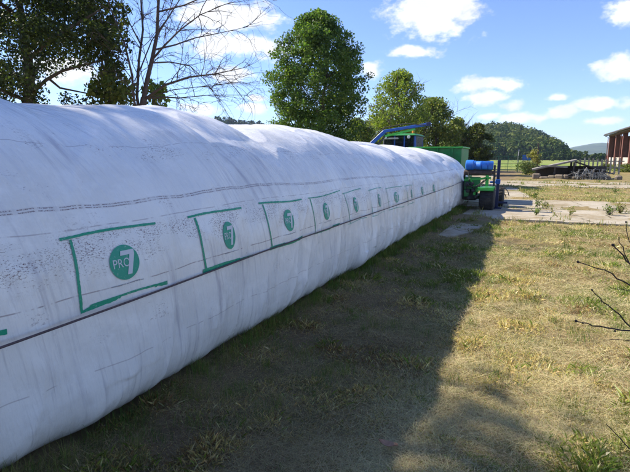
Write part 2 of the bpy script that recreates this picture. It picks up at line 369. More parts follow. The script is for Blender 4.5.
def ragged_slab(u0, u1, v0, v1, z):
    """outline with broken edges, slightly tilted"""
    pts = []; per = [(u0, v0, u1, v0), (u1, v0, u1, v1), (u1, v1, u0, v1), (u0, v1, u0, v0)]
    for a, b, c, d in per:
        L = math.hypot(c - a, d - b); n = max(3, int(L / .35))
        for k in range(n):
            t = k / n; j = .045 * (rnd.random() - .5) * 2 if k else .02 * (rnd.random() - .5)
            x, y = a + (c - a) * t, b + (d - b) * t; nxn, nyn = (d - b) / L, -(c - a) / L
            pts.append((x - nxn * abs(j), y - nyn * abs(j)))
    tx, ty = rnd.uniform(-.005, .005), rnd.uniform(-.005, .005); cx, cy = (u0 + u1) / 2, (v0 + v1) / 2
    vs = []
    for top in (0, 1):
        for (u, v) in pts:
            x, y = slab_world(u, v); vs.append((x, y, -.08 if not top else z + (u - cx) * tx + (v - cy) * ty))
    n = len(pts); fs = [tuple(range(n, 2 * n)), tuple(reversed(range(n)))] + [(k, (k + 1) % n, n + (k + 1) % n, n + k) for k in range(n)]
    return MB().add(vs, fs)
for r_ in slab_rects: build('slab', ragged_slab(*r_, .018 + rnd.uniform(-.004, .006)), M['concrete'], yard)
def _patch():
    n = len(patch_poly); vs = [(p[0], p[1], -.08) for p in patch_poly] + [(p[0], p[1], .0) for p in patch_poly]
    return MB().add(vs, [tuple(range(n, 2 * n)), tuple(reversed(range(n)))] + [(k, (k + 1) % n, n + (k + 1) % n, n + k) for k in range(n)])
build('slab', _patch(), M['concrete'], yard)
def in_patch(x, y):
    r_ = np.zeros(np.shape(x), bool); n = len(patch_poly)
    for i in range(n):
        (x0, y0), (x1, y1) = patch_poly[i], patch_poly[(i + 1) % n]
        if abs(y1 - y0) < 1e-6: continue
        r_ ^= ((y0 > y) != (y1 > y)) & (x < (x1 - x0) * (y - y0) / (y1 - y0) + x0)
    return r_
def on_slab(x, y, pad=0.0):
    u, v = slab_frame(x, y); r_ = np.zeros(np.shape(x), bool)
    for a, b, c, d in slab_rects: r_ |= (u > a + pad) & (u < b - pad) & (v > c + pad) & (v < d - pad)
    return r_

# ------------------------------------------------------------------ the bag
BAG_X, BAG_A, ZC, ZD = -3.66, 1.55, .80, 1.16
def smooth(t): t = np.clip(t, 0, 1); return t * t * (3 - 2 * t)
NTH = 4001
def bag_dims(y):
    y = np.asarray(y, float)
    top = np.interp(y, [-7, 1, 3.5, 6, 8, 10, 12, 14, 16.2], [2.02, 2.07, 2.06, 2.05, 1.95, 1.86, 1.83, 1.87, 1.84]) + .045 * (noise2(y * .8 + 2.3, 0 * y, 205) - .5) * 2
    a = np.interp(y, [-7, 1.0, 2.2, 4, 9, 13, 16.2], [1.5, 1.44, 1.53, 1.55, 1.60, 1.68, 1.74])
    cl = np.sqrt(np.clip(1 - np.clip((-y - 4.2) / 2.3, 0, 1) ** 2, 0, 1))          # rounded closed end behind the camera
    return ZC * (.25 + .75 * cl), (top - ZC) * cl, a * (.08 + .92 * cl)
def bag_disp(y, th, w):
    """creases and bulges left by the machine's strokes"""
    low = smooth((1.05 - w) / 1.2); hi = smooth((w - .35) / .8)
    lean = y - .16 * np.clip(w, -1, 3)
    far = 1 + 1.0 * smooth((y - 6) / 6)
    cush = np.abs(noise2(lean * .85 + .25 * fbm2(y * .9, w * .9, 2, 14), w * .28 + 3, 1) * 2 - 1)              # cushions parted by sharp creases
    d = .108 * (cush - .45) * (.30 + .70 * hi) * far
    cush2 = np.abs(noise2(lean * 2.1 + .5 * fbm2(y * 1.5, w, 2, 19), w * .45 + 1, 23) * 2 - 1); d += .038 * (cush2 - .45)
    d += .030 * fbm2(lean * 1.9, w * .5, 3, 5) * 2
    r1 = 1 - np.abs(noise2(lean * 3.4 + .3 * fbm2(y, w, 2, 8), w * .55, 31) * 2 - 1); fold = 1 + 1.3 * smooth((y - 3) / 5); d += .018 * (r1 ** 3) * (.5 + 1.3 * low * fold)
    r2 = 1 - np.abs(noise2((y + .22 * w) * 8.5, w * 1.1 + 9, 41) * 2 - 1); d += .009 * (r2 ** 4) * (.6 + low * 1.8 * fold)
    d += .035 * low * fold * fbm2(y * 1.1, w * 1.2, 3, 71) * 2
    d += .012 * fbm2(y * 2.4, w * 2.4, 4, 51)
    r3 = 1 - np.abs(noise2(y * 2.1 - w * 1.6, w * 1.5 + y * .8, 61) * 2 - 1); d += .008 * r3 ** 6
    return d
def profile(th):
    c, s = np.cos(th), np.sin(th)
    e_u, e_d = 2 / 2.15, 2 / 4.6
    e = np.where(s > 0, e_u, e_d)
    return np.sign(c) * np.abs(c) ** e, np.sign(s) * np.abs(s) ** e
_th = np.linspace(-math.pi / 2, 1.5 * math.pi, NTH); _px, _pz = profile(_th)
_X = BAG_A * _px; _Z = ZC + np.where(_pz > 0, (2.02 - ZC) * _pz, ZD * ZC * _pz)
_arc = np.concatenate([[0], np.cumsum(np.hypot(np.diff(_X), np.diff(_Z)))]); _arc -= np.interp(0, _th, _arc); _arc += ZC     # w: arc length, equals z at the widest point
def th_of_w(w): return np.interp(w, _arc, _th)
def w_of_z(z):
    k = (_th >= -math.pi / 2) & (_th <= math.pi / 2); return np.interp(z, _Z[k], _arc[k])
def bag_point(y, w, off=0.0, raw=False):
    y = np.asarray(y, float); w = np.asarray(w, float)
    def P(y, w):
        th = th_of_w(w); zc, hu, a = bag_dims(y); px, pz = profile(th)
        d = bag_disp(y, th, w)
        z = zc + np.where(pz > 0, hu * pz, ZD * zc * pz); x = BAG_X + a * px
        nx, nz = np.cos(th), np.sin(th)
        z = z + nz * d * np.where(nz < -.25, 0, 1); x = x + nx * d
        return np.stack([x, y, np.maximum(z, -.06)], -1)
    p = P(y, w)
    if np.any(off):
        e = 4e-3; t1 = P(y + e, w) - P(y - e, w); t2 = P(y, w + e) - P(y, w - e)
        n = np.cross(t1, t2); n /= np.linalg.norm(n, axis=-1, keepdims=True) + 1e-12
        s = np.sign(n[..., 0] * np.cos(th_of_w(w)) + n[..., 2] * np.sin(th_of_w(w)))
        p = p + n * s[..., None] * off
    return p
YS = np.concatenate([np.linspace(-6.5, .6, 70)[:-1], np.linspace(.6, 8, 520)[:-1], np.linspace(8, 16.2, 230)])
w0, w1 = _arc[0], _arc[-1]
WS = np.concatenate([np.linspace(w0, -.35, 26)[:-1], np.linspace(-.35, 3.2, 190)[:-1], np.linspace(3.2, w1, 40)])
YY, WW = np.meshgrid(YS, WS, indexing='ij'); P3 = bag_point(YY, WW)
def film_mat():
    m, ns, ls, p = mat('white_film')
    uv = nd(ns, 'ShaderNodeAttribute'); uv.attribute_name = 'bag_uv'; sx = nd(ns, 'ShaderNodeSeparateXYZ'); ls.new(uv.outputs['Vector'], sx.inputs[0])
    Y, W = sx.outputs['X'], sx.outputs['Y']
    def math_(op, a, b=None, c=None):
        n = nd(ns, 'ShaderNodeMath', {'operation': op})
        for i, v in enumerate((a, b, c)):
            if v is None: continue
            if isinstance(v, (int, float)): n.inputs[i].default_value = v
            else: ls.new(v, n.inputs[i])
        return n.outputs[0]
    def vec(sy, sw, oy=0.0):
        mp = nd(ns, 'ShaderNodeMapping'); mp.inputs['Scale'].default_value = (sy, sw, 1); mp.inputs['Location'].default_value = (oy, oy * .7, 0); ls.new(uv.outputs['Vector'], mp.inputs['Vector']); return mp.outputs[0]
    def noise(v, det=5.0, ro=.6):
        n = nd(ns, 'ShaderNodeTexNoise', Scale=1.0, Detail=det, Roughness=ro); ls.new(v, n.inputs['Vector']); return n.outputs['Fac']
    def mr(src, a, b, c=0.0, d=1.0):
        r_ = nd(ns, 'ShaderNodeMapRange', {'interpolation_type': 'SMOOTHSTEP'}, From_Min=a, From_Max=b, To_Min=c, To_Max=d); ls.new(src, r_.inputs['Value']); return r_.outputs[0]
    def mixc(fac, A, B):
        x = nd(ns, 'ShaderNodeMix', {'data_type': 'RGBA'})
        if isinstance(fac, (int, float)): x.inputs['Factor'].default_value = fac
        else: ls.new(fac, x.inputs['Factor'])
        for s_, v in (('A', A), ('B', B)):
            if isinstance(v, tuple): x.inputs[s_].default_value = (*v, 1)
            else: ls.new(v, x.inputs[s_])
        return x.outputs['Result']
    def band(wc, half, soft=.004, wob=.0):
        w_ = W
        if wob: w_ = math_('ADD', W, math_('MULTIPLY', math_('SUBTRACT', noise(vec(1.4, .5, wc), 3.0), .5), wob))
        return mr(math_('ABSOLUTE', math_('SUBTRACT', w_, wc)), half + soft, half)
    c = mixc(mr(noise(vec(.8, 1.2), 6.0), .35, .65), (.78, .765, .74), (.87, .855, .83))
    # run-off streaks following the film round the bag
    lean = nd(ns, 'ShaderNodeCombineXYZ'); ls.new(math_('ADD', Y, math_('MULTIPLY', W, .16)), lean.inputs[0]); ls.new(W, lean.inputs[1])
    mp = nd(ns, 'ShaderNodeMapping'); mp.inputs['Scale'].default_value = (11, .9, 1); ls.new(lean.outputs[0], mp.inputs['Vector'])
    c = mixc(mr(noise(vec(2.6, 3.2, 6.0), 8.0, .72), .46, .62, 0, .75), c, (.90, .89, .87))
    patchy = mr(noise(vec(.9, .8, 12.0), 4.0, .6), .40, .62)
    c = mixc(math_('MULTIPLY', mr(noise(mp.outputs[0], 5.0, .7), .50, .70, 0, .62), patchy), c, (.40, .38, .44))
    mp2 = nd(ns, 'ShaderNodeMapping'); mp2.inputs['Scale'].default_value = (34, 1.6, 1); mp2.inputs['Location'].default_value = (3, 8, 0); ls.new(lean.outputs[0], mp2.inputs['Vector'])
    c = mixc(math_('MULTIPLY', mr(noise(mp2.outputs[0], 4.0, .6), .53, .72, 0, .5), mr(noise(vec(1.3, .9, 22.0), 4.0, .6), .42, .6)), c, (.38, .36, .40))
    # specks of feed and bird dirt in bands along the bag
    def specks(wc, half, dens, sc, col, c, amt=.85):
        dot_ = mr(noise(vec(sc * .8, sc * 1.5, wc), 4.0, .75), .55, .60)
        patch = mr(noise(vec(3.2, 5.0, wc + 4), 6.0, .7), .60 - dens, .68 - dens)
        b_ = mr(math_('ABSOLUTE', math_('SUBTRACT', W, wc)), half, half * .3)
        return mixc(math_('MULTIPLY', math_('MULTIPLY', math_('MULTIPLY', dot_, patch), b_), amt), c, col)
    wz = w_of_z
    c = specks(float(wz(1.10)), .12, .17, 95.0, (.13, .07, .065), c, 1.0)
    c = specks(float(wz(1.10)) - .03, .17, .12, 60.0, (.18, .11, .11), c, .85)
    c = specks(float(wz(1.62)), .12, .10, 60.0, (.2, .12, .11), c, .85)
    c = specks(1.9, 1.1, .03, 44.0, (.25, .19, .19), c, .7)
    c = specks(.75, .45, .02, 50.0, (.26, .2, .22), c, .6)
    # printed lines: a double dashed rule, a fine broken rule under the logos and faint ones above and below
    dash = mr(noise(vec(38.0, .2), 2.0), .40, .46); gaps = mr(noise(vec(2.3, .3, 5.0), 3.0), .36, .44)
    grit = mr(noise(vec(160., 160.), 3.0), .42, .5)
    wd = float(wz(1.315))
    for o_ in (-.008, .007):
        c = mixc(math_('MULTIPLY', math_('MULTIPLY', band(wd + o_, .0016, .0035, .05), math_('MULTIPLY', dash, grit)), gaps), c, (.24, .19, .19))
    c = mixc(math_('MULTIPLY', band(wd, .010, .010, .05), .20), c, (.40, .34, .34))
    for wc_, am, half in ((float(wz(.865)), .65, .0012), (float(wz(1.205)), .45, .0012), (.42, .35, .0012), (float(wz(1.66)), .4, .0015), (2.35, .3, .002)):
        c = mixc(math_('MULTIPLY', math_('MULTIPLY', band(wc_, half, .004, .05), mr(noise(vec(9.0, .2, wc_), 3.0), .42, .52)), am), c, (.22, .15, .17))
    # splashed earth along the foot
    foot = mr(math_('ADD', W, math_('MULTIPLY', noise(vec(3.0, 2.0, 9.0), 6.0, .7), .5)), .42, .02, 0, .6)
    c = mixc(foot, c, (.26, .235, .20))
    ls.new(c, p.inputs['Base Color']); p.inputs['Roughness'].default_value = .27; p.inputs['Specular IOR Level'].default_value = .5
    h1 = nd(ns, 'ShaderNodeTexNoise', Scale=1.0, Detail=5.0, Roughness=.6); mp3 = nd(ns, 'ShaderNodeMapping'); mp3.inputs['Scale'].default_value = (26, 3.5, 1); ls.new(lean.outputs[0], mp3.inputs['Vector']); ls.new(mp3.outputs[0], h1.inputs['Vector'])
    b1 = nd(ns, 'ShaderNodeBump', Strength=.8, Distance=.018); ls.new(h1.outputs['Fac'], b1.inputs['Height'])
    h0 = nd(ns, 'ShaderNodeTexNoise', {'noise_type': 'RIDGED_MULTIFRACTAL'}, Scale=1.0, Detail=4.0, Roughness=.55); mp4 = nd(ns, 'ShaderNodeMapping'); mp4.inputs['Scale'].default_value = (7.5, 1.3, 1); mp4.inputs['Rotation'].default_value = (0, 0, .12); ls.new(lean.outputs[0], mp4.inputs['Vector']); ls.new(mp4.outputs[0], h0.inputs['Vector'])
    b0 = nd(ns, 'ShaderNodeBump', Strength=.75, Distance=.014); ls.new(h0.outputs['Fac'], b0.inputs['Height']); ls.new(b1.outputs[0], b0.inputs['Normal']); b1 = b0
    h2 = nd(ns, 'ShaderNodeTexNoise', Scale=1.0, Detail=6.0, Roughness=.65); ls.new(vec(14.0, 16.0, 2.0), h2.inputs['Vector'])
    b2 = nd(ns, 'ShaderNodeBump', Strength=.22, Distance=.012); ls.new(h2.outputs['Fac'], b2.inputs['Height']); ls.new(b1.outputs[0], b2.inputs['Normal']); ls.new(b2.outputs[0], p.inputs['Normal'])
    return m
M['film'] = film_mat()
bag = empty('silage_bag', (BAG_X, 5, 0), 'long white plastic silage bag lying on the grass, printed with green frames and logos', 'silage bag')
nY, nW = YY.shape; bi = np.arange(nY * nW).reshape(nY, nW)
bq = np.stack([bi[:-1, :-1], bi[1:, :-1], bi[1:, 1:], bi[:-1, 1:]], -1).reshape(-1, 4)
film = np_mesh('film', P3.reshape(-1, 3), bq, M['film'], bag, smooth=True)
ua = film.data.attributes.new('bag_uv', 'FLOAT_VECTOR', 'POINT'); ua.data.foreach_set('vector', np.stack([YY, WW, 0 * YY], -1).astype(np.float32).ravel())
film.data.flip_normals()

def strip_on_bag(mb, a, b, width, n=60, off=.005, rough=.16, seed=0):
    """ribbon of ink from a to b (y, w) with uneven edges"""
    t = np.linspace(0, 1, n); y = a[0] + (b[0] - a[0]) * t; w = a[1] + (b[1] - a[1]) * t
    dy, dw = b[0] - a[0], b[1] - a[1]; L = math.hypot(dy, dw); ny_, nw_ = -dw / L, dy / L
    bow = .008 * np.sin(t * math.pi * 1.3 + seed) * min(1, L * 2); ws = []
    for q in range(5): ws.append(bow + (q / 4 - .5) * width * (1 + rough * (noise2(t * L * 110, seed + (9 if q > 2 else 0) + 0 * t, 77) - .5) * 2))
    o = np.stack(ws, 1); A = bag_point(y[:, None] + ny_ * o, w[:, None] + nw_ * o, off).reshape(-1, 3); fs = []
    for i in range(n - 1):
        for q in range(4): k = i * 5 + q; fs.append((k, k + 1, k + 6, k + 5))
    mb.add(A, fs)
def text_verts(s, size):
    cu = bpy.data.curves.new('tmp', 'FONT'); cu.body = s; cu.size = size; cu.align_x = 'LEFT'; cu.resolution_u = 3
    o = bpy.data.objects.new('tmp', cu); C.objects.link(o); bpy.context.view_layer.update()
    me = o.evaluated_get(bpy.context.evaluated_depsgraph_get()).to_mesh(); bm = bmesh.new(); bm.from_mesh(me)
    bmesh.ops.triangulate(bm, faces=bm.faces); 
    for _ in range(2):
        long_e = [e for e in bm.edges if e.calc_length() > .018]
        if long_e: bmesh.ops.subdivide_edges(bm, edges=long_e, cuts=1); bmesh.ops.triangulate(bm, faces=bm.faces)
    V = np.array([v.co[:2] for v in bm.verts]); Fa = [tuple(v.index for v in f.verts) for f in bm.faces]
    bm.free(); bpy.data.objects.remove(o); bpy.data.curves.remove(cu)
    return V, Fa
PRO_V, PRO_F = text_verts('PRO', .088)
PRO_V = (PRO_V - PRO_V.min(0)); PRO_V[:, 0] *= .112 / PRO_V[:, 0].max(); PRO_V[:, 1] *= .05 / PRO_V[:, 1].max()
LOGO_Y0, LOGO_DY = 1.95, .985
frames_at = [(i, LOGO_Y0 - .39 + LOGO_DY * i) for i in range(-1, 10)]
zt, zb = 1.168, .795
def drop(y): return np.interp(y, [0, 4.5, 8, 16], [0, .0, -.07, -.07])
for i, y0 in frames_at:
    dz = float(drop(y0)); wt, wb = float(w_of_z(zt + dz)), float(w_of_z(zb + dz))
    sh_ = {-1: .06, 0: .10, 1: .07, 2: .0}.get(i, 0); y1 = y0 + .68; y0 += sh_; lw = y0 - sh_ + .70
    mb = MB(); r_ = random.Random(40 + i); thin = 1.0 if i < 3 else .75
    strip_on_bag(mb, (y0 - .05, wt - .005), (y1 + {2: .09, 3: .22}.get(i, 0) + r_.uniform(-.03, .03), wt + r_.uniform(-.005, .012)), .0145 * thin, seed=i)
    strip_on_bag(mb, (y0 + .005, wt - .012), (y0 + (.02 if i < 1 else .05) + r_.uniform(-.02, .01), wb - .002), .016 * thin, seed=i + 20)
    strip_on_bag(mb, (y0 - .03 + (.02 if i < 1 else .03), wb - .004), (lw + r_.uniform(-.03, .05), wb + r_.uniform(-.01, .015)), .0125 * thin, seed=i + 50)
    if i < 8: build('printed_frame', mb, M['print_green'] if i < 4 else M['print_worn'], bag)
    # round logo
    yc, wc = y0 - sh_ + .39 + (0, .02, .03, -.02, 0, .01)[i % 6], .5 * (wt + wb) + .002; sxl = {1: .74, 3: .86, 4: .8}.get(i, 1.0); rad = .100
    mb = MB(); vs = []; fs = []; nr, na = 6, 48
    for a in range(nr + 1):
        for k in range(na):
            t = 2 * math.pi * k / na; rr = rad * max(a, .02) / nr
            vs.append((yc + rr * math.cos(t) * sxl, wc + rr * math.sin(t)))
    vs = np.array(vs); vs = bag_point(vs[:, 0], vs[:, 1], .0055)
    for a in range(nr):
        for k in range(na): fs.append((a * na + k, a * na + (k + 1) % na, (a + 1) * na + (k + 1) % na, (a + 1) * na + k))
    logo = build('logo', mb.add(vs, fs), M['logo_green'] if i < 5 else M['print_worn'], bag)
    mb = MB()
    V = PRO_V + np.array([-.080, -.026]); mb.add(bag_point(yc + V[:, 0] * sxl, wc + V[:, 1], 0.0072), PRO_F)
    seven = [(-.022, .060), (.066, .060), (.066, .036), (.030, -.066), (.000, -.066), (.032, .030), (-.022, .030)]
    # the slanted 7: subdivided bar and stroke
    def quad_patch(c4, n=6):
        vs = []; fs = []
        for a in range(n + 1):
            for b in range(n + 1):
                s_, t_ = a / n, b / n
                p = [(c4[0][k] * (1 - s_) + c4[1][k] * s_) * (1 - t_) + (c4[3][k] * (1 - s_) + c4[2][k] * s_) * t_ for k in (0, 1)]
                vs.append((yc + p[0] * sxl, wc + p[1]))
        vs = np.array(vs); vs = bag_point(vs[:, 0], vs[:, 1], .0080)
        for a in range(n):
            for b in range(n): k = a * (n + 1) + b; fs.append((k, k + 1, k + n + 2, k + n + 1))
        mb.add(vs, fs)
    quad_patch([(-.028, .040), (.072, .040), (.072, .066), (-.022, .066)]); quad_patch([(.004, -.072), (.036, -.072), (.072, .0398), (.038, .0398)])
    build('lettering', mb, M['print_white'], logo)
    if i > 4: continue
    mb = MB(); x = -.105
    while x < .10:
        wdt = r_.uniform(.006, .02); strip_on_bag(mb, (yc + x * sxl, wc - rad - .022), (yc + (x + wdt) * sxl, wc - rad - .022), .005, n=3, rough=0, seed=0); x += wdt + r_.uniform(.003, .008)
    build('caption', mb, M['print_faint'], bag)

# steel cable drawn taut along the side
cy_ = np.linspace(-5.5, 15.6, 160); zr = np.interp(cy_, [-6, 1.2, 3.4, 10, 15.6], [.75, .755, .79, .805, .86])
cxs = bag_point(cy_, w_of_z(zr))[:, 0]
mx_ = np.array([cxs[max(0, i - 7):i + 8].max() for i in range(len(cxs))]); mx_ = np.convolve(np.pad(mx_, 8, mode='edge'), np.ones(17) / 17, 'valid')
mx_ = np.maximum(mx_, cxs) + .009
cable = build('tension_cable', MB().tube(np.stack([mx_, cy_, zr], -1), .0065, 8), M['cable'], smooth=True)
tag(cable, 'thin dark steel cable stretched taut along the side of the white silage bag', 'cable')

# ------------------------------------------------------------------ bagging machine at the far end of the bag
mc = empty('bagging_machine', (-3.4, 16.6, 0), 'green silage bagging machine with blue drum and crane at far end of the white bag', 'machine')
mb = MB(); n = 40; prof = []
for k in range(n + 1):
    t = math.pi * k / n; prof.append((BAG_X + 1.66 * math.copysign(abs(math.cos(t)) ** .93, math.cos(t)), .12 + 1.60 * abs(math.sin(t)) ** .93))
vs = []
for y in (15.4, 18.2):
    for s_ in (1.0, .97): vs += [(BAG_X + (x - BAG_X) * s_, y, z * s_) for x, z in prof]
m_ = n + 1; fs = []
for k in range(n):
    fs += [(k, k + 1, 2 * m_ + k + 1, 2 * m_ + k), (m_ + k, 3 * m_ + k, 3 * m_ + k + 1, m_ + k + 1), (k, m_ + k, m_ + k + 1, k + 1), (2 * m_ + k, 2 * m_ + k + 1, 3 * m_ + k + 1, 3 * m_ + k)]
fs += [(0, 2 * m_, 3 * m_, m_), (n, m_ + n, 3 * m_ + n, 2 * m_ + n)]
build('tunnel', MB().add(vs, fs), M['green'], mc, smooth=True)
hop = build('hopper', MB().box((-4.05, 17.0, .95), (-2.26, 17.06, 1.90)).box((-4.05, 17.063, .95), (-3.99, 18.9, 1.90)).box((-2.32, 17.063, .95), (-2.26, 18.9, 1.90)).box((-4.05, 18.903, .95), (-2.26, 18.96, 1.90)).box((-3.98, 17.07, .9), (-2.33, 18.9, .96)), M['green'], mc, bevel=.008)
build('rim', MB().beam((-4.1, 16.97, 1.93), (-2.21, 16.97, 1.93), .12, .05).beam((-2.26, 17.03, 1.93), (-2.26, 18.95, 1.93), .1, .05), M['bright_green'], hop, bevel=.006)
for x in (-3.6, -3.1, -2.6): build('rib', MB().box((x, 16.95, 1.0), (x + .05, 16.997, 1.90)), M['green'], hop)
build('side_plate', MB().box((-2.11, 15.95, .25), (-2.05, 18.6, 1.22)), M['green'], mc, bevel=.008)
build('chassis', MB().beam((-1.78, 14.9, .50), (-1.78, 19.0, .50), .14, .2).beam((-1.78, 15.6, .35), (-.98, 15.6, .35), .12, .12).beam((-1.78, 16.25, .35), (-1.0, 16.25, .35), .12, .12)
      .beam((-2.04, 16.6, .45), (-1.7, 16.6, .45), .2, .16), M['green'], mc, bevel=.01)
build('bracket_plate', MB().box((-1.86, 15.02, .62), (-1.40, 15.07, 1.00)), M['green'], mc, bevel=.01)
build('bracket_arm', MB().beam((-1.88, 15.0, .90), (-1.1, 15.0, .98), .05, .06).beam((-1.55, 14.97, .70), (-1.55, 14.97, .45), .07, .05).beam((-1.72, 14.97, .95), (-1.45, 14.97, .55), .05, .06), M['bright_green'], mc, bevel=.006)
build('upright', MB().box((-1.255, 14.98, .72), (-1.165, 15.07, 1.06)).box((-1.29, 14.96, .97), (-1.13, 15.09, 1.0)), M['bright_green'], mc, bevel=.008)
build('fender', MB().box((-1.45, 14.78, .665), (-.99, 15.42, .70)).box((-1.45, 14.77, .60), (-.99, 14.79, .664)).box((-1.45, 15.41, .58), (-.99, 15.43, .664)), M['bright_green'], mc, bevel=.006)
for (wx, wy) in ((-1.18, 15.1), (-.98, 16.25), (-6.1, 15.3), (-6.1, 16.25)):
    ty = build('tyre', MB().lathe((wx - .215, wy, .33), (1, 0, 0), [(0, .19), (.0, .26), (.03, .315), (.09, .33), (.34, .33), (.40, .315), (.43, .26), (.43, .19)], 36), M['rubber'], mc, smooth=True)
    mb = MB()
    for k in range(22):
        t = 2 * math.pi * k / 22
        for sgn, x0 in ((1, .05), (-1, .38)):
            p = [(wx - .215 + x0, wy + .334 * math.cos(t), .33 + .334 * math.sin(t)), (wx - .215 + x0 + sgn * .16, wy + .334 * math.cos(t + .12), .33 + .334 * math.sin(t + .12))]
            mb.beam(p[0], p[1], .03, .022, up=(0, math.cos(t), math.sin(t)))
    build('tread', mb, M['rubber'], ty)
    build('rim', MB().lathe((wx - .15, wy, .33), (1, 0, 0), [(0, .18), (.04, .18), (.06, .08), (.24, .08), (.26, .18), (.30, .18)], 24), M['hub_grey'], ty, smooth=True)
dr = build('drum', MB().lathe((-1.56, 15.05, 1.35), (1, 0, 0), [(0, .12), (.01, .128), (.12, .128), (.13, .134), (.15, .134), (.16, .128), (.47, .128), (.48, .12), (.5, .12)], 28), M['bright_blue'], mc, smooth=True)
build('motor', MB().lathe((-1.85, 15.05, 1.36), (1, 0, 0), [(0, .12), (.02, .15), (.22, .15), (.24, .13), (.287, .13)], 24), M['bright_blue'], dr, smooth=True)
for x in (-1.40, -1.22): build('band', MB().lathe((x, 15.05, 1.35), (1, 0, 0), [(0, .132), (.03, .132)], 24), M['blue'], dr, smooth=True)
build('roller', MB().lathe((-1.9, 15.05, 1.13), (1, 0, 0), [(0, .05), (.02, .085), (.8, .085), (.82, .05), (.9, .05)], 20), M['rust'], mc, smooth=True)
build('roller_arm', MB().beam((-1.88, 15.05, 1.05), (-1.88, 15.6, .6), .05, .1), M['steel'], mc)
build('roller_arm', MB().beam((-1.02, 15.1, 1.36), (-1.02, 15.12, .72), .05, .08), M['steel'], mc)
for (x, z, s_) in ((-1.76, .78, .07), (-1.62, .80, .055), (-1.74, .58, .06), (-1.58, .60, .06), (-1.70, .36, .06), (-1.5, .40, .05)):
    build('valve', MB().lathe((x, 14.86, z), (0, 1, 0), [(0, s_ * .6), (.02, s_), (.1, s_), (.12, s_ * .7), (.15, s_ * .7)], 12), M['steel'], mc)
build('gearbox', MB().box((-1.92, 15.1, .28), (-1.5, 15.55, .86)), M['steel'], mc, bevel=.03)
for a, b, sag in (((-1.76, 14.85, .78), (-1.3, 14.95, .9), .12), ((-1.62, 14.85, .62), (-1.2, 15.0, .98), .05), ((-1.7, 14.9, .36), (-1.9, 15.2, 1.0), .0), ((-1.55, 14.9, .62), (-1.78, 15.0, 1.2), .1)):
    pts = [Vector(a).lerp(Vector(b), t) + Vector((0, -.08 * math.sin(t * math.pi), -sag * math.sin(t * math.pi))) for t in np.linspace(0, 1, 10)]
    build('hose', MB().tube(pts, .014, 8), M['rubber'], mc, smooth=True)
po = build('jack_post', MB().box((-.975, 15.46, .05), (-.885, 15.55, 1.51)), M['navy'], mc, bevel=.008)
build('foot', MB().box((-1.06, 15.36, .005), (-.78, 15.66, .049)).box((-.88, 15.47, .18), (-.62, 15.53, .24)), M['navy'], po, bevel=.006)
build('clamp', MB().box((-1.0, 15.43, .78), (-.86, 15.58, .92)).box((-1.16, 15.48, .80), (-1.003, 15.53, .86)), M['blue'], po, bevel=.008)
for a, b, c in (((-.88, 15.45, .62), (-.72, 15.42, .66), (-.58, 15.40, .42)), ((-.88, 15.45, .50), (-.75, 15.42, .52), (-.66, 15.40, .36))):
    build('hook_rod', MB().tube([a, b, ((b[0] * .3 + c[0] * .7), c[1], b[2] * .6 + c[2] * .4), c], .013, 6), M['steel'], po, smooth=True)
build('tow_frame', MB().beam((-1.78, 18.9, .5), (-4.6, 20.0, .5), .14, .14).beam((-5.5, 17.0, .5), (-4.6, 20.0, .5), .14, .14).beam((-5.5, 15.2, .5), (-5.5, 18.5, .5), .14, .2), M['green'], mc, bevel=.01)
cr_ = build('crane_arm', MB().beam((-5.72, 17, .4), (-5.72, 17, 1.98), .15, .15).beam((-5.75, 17, 1.9), (-5.02, 17, 2.53), .11, .13).beam((-5.08, 17, 2.53), (-3.38, 17, 2.75), .10, .10), M['blue'], mc, bevel=.012)
build('boom_tip', MB().beam((-3.50, 17, 2.735), (-3.36, 17, 2.755), .12, .14), M['navy'], cr_, bevel=.01)
build('stay', MB().beam((-5.0, 16.98, 2.36), (-3.9, 16.98, 2.58), .06, .07), M['bright_green'], cr_, bevel=.006)
build('ram', MB().tube([(-5.6, 17.0, 1.6), (-4.95, 17.0, 2.45)], .04, 10), M['steel'], cr_)
build('hose', MB().tube([(-3.5, 16.9, 2.7), (-4.2, 16.88, 2.78), (-5.0, 16.88, 2.66), (-5.5, 16.88, 2.25)], .016, 6), M['rubber'], cr_)

# ------------------------------------------------------------------ tractor beyond the bag
tr = empty('tractor', (-5.2, 21, 0), 'green tractor with glazed cab standing behind the far end of the bag', 'tractor')
build('body', MB().box((-5.65, 19.9, .7), (-4.75, 24.0, 1.25)).box((-5.55, 21.5, 1.25), (-4.85, 24.1, 1.72)), M['green'], tr, bevel=.05)
cab = build('cab', MB().box((-5.95, 19.7, 1.1), (-4.45, 21.3, 1.55)), M['green'], tr, bevel=.03)
for x in (-5.9, -4.5):
    for y in (19.76, 21.22): build('pillar', MB().beam((x, y, 1.5), (x + (.06 if x < -5 else -.06), y + (.05 if y < 20 else -.05), 2.5), .08, .08), M['blue'] if x > -5 else M['steel'], cab)
build('window', MB().box((-5.86, 19.76, 1.56), (-4.54, 19.775, 2.48)), M['glass'], cab); build('window', MB().box((-5.86, 21.2, 1.56), (-4.54, 21.215, 2.48)), M['glass'], cab)
build('window', MB().box((-4.51, 19.8, 1.56), (-4.495, 21.18, 2.48)), M['glass'], cab); build('window', MB().box((-5.9, 19.8, 1.56), (-5.885, 21.18, 2.48)), M['glass'], cab)
for x in (-5.42, -5.0): build('rear_bar', MB().box((x, 19.735, 1.55), (x + .05, 19.757, 2.5)), M['blue'], cab)
build('rear_bar', MB().box((-5.9, 19.71, 1.92), (-4.5, 19.733, 1.98)), M['green'], cab)
build('lamp_bracket', MB().box((-5.8, 19.6, 2.34), (-5.2, 19.70, 2.40)), M['hub_grey'], cab, bevel=.01)
build('seat', MB().box((-5.45, 20.2, 1.55), (-4.95, 20.7, 1.75)).box((-5.45, 20.1, 1.75), (-4.95, 20.22, 2.25)), M['rubber'], cab, bevel=.04)
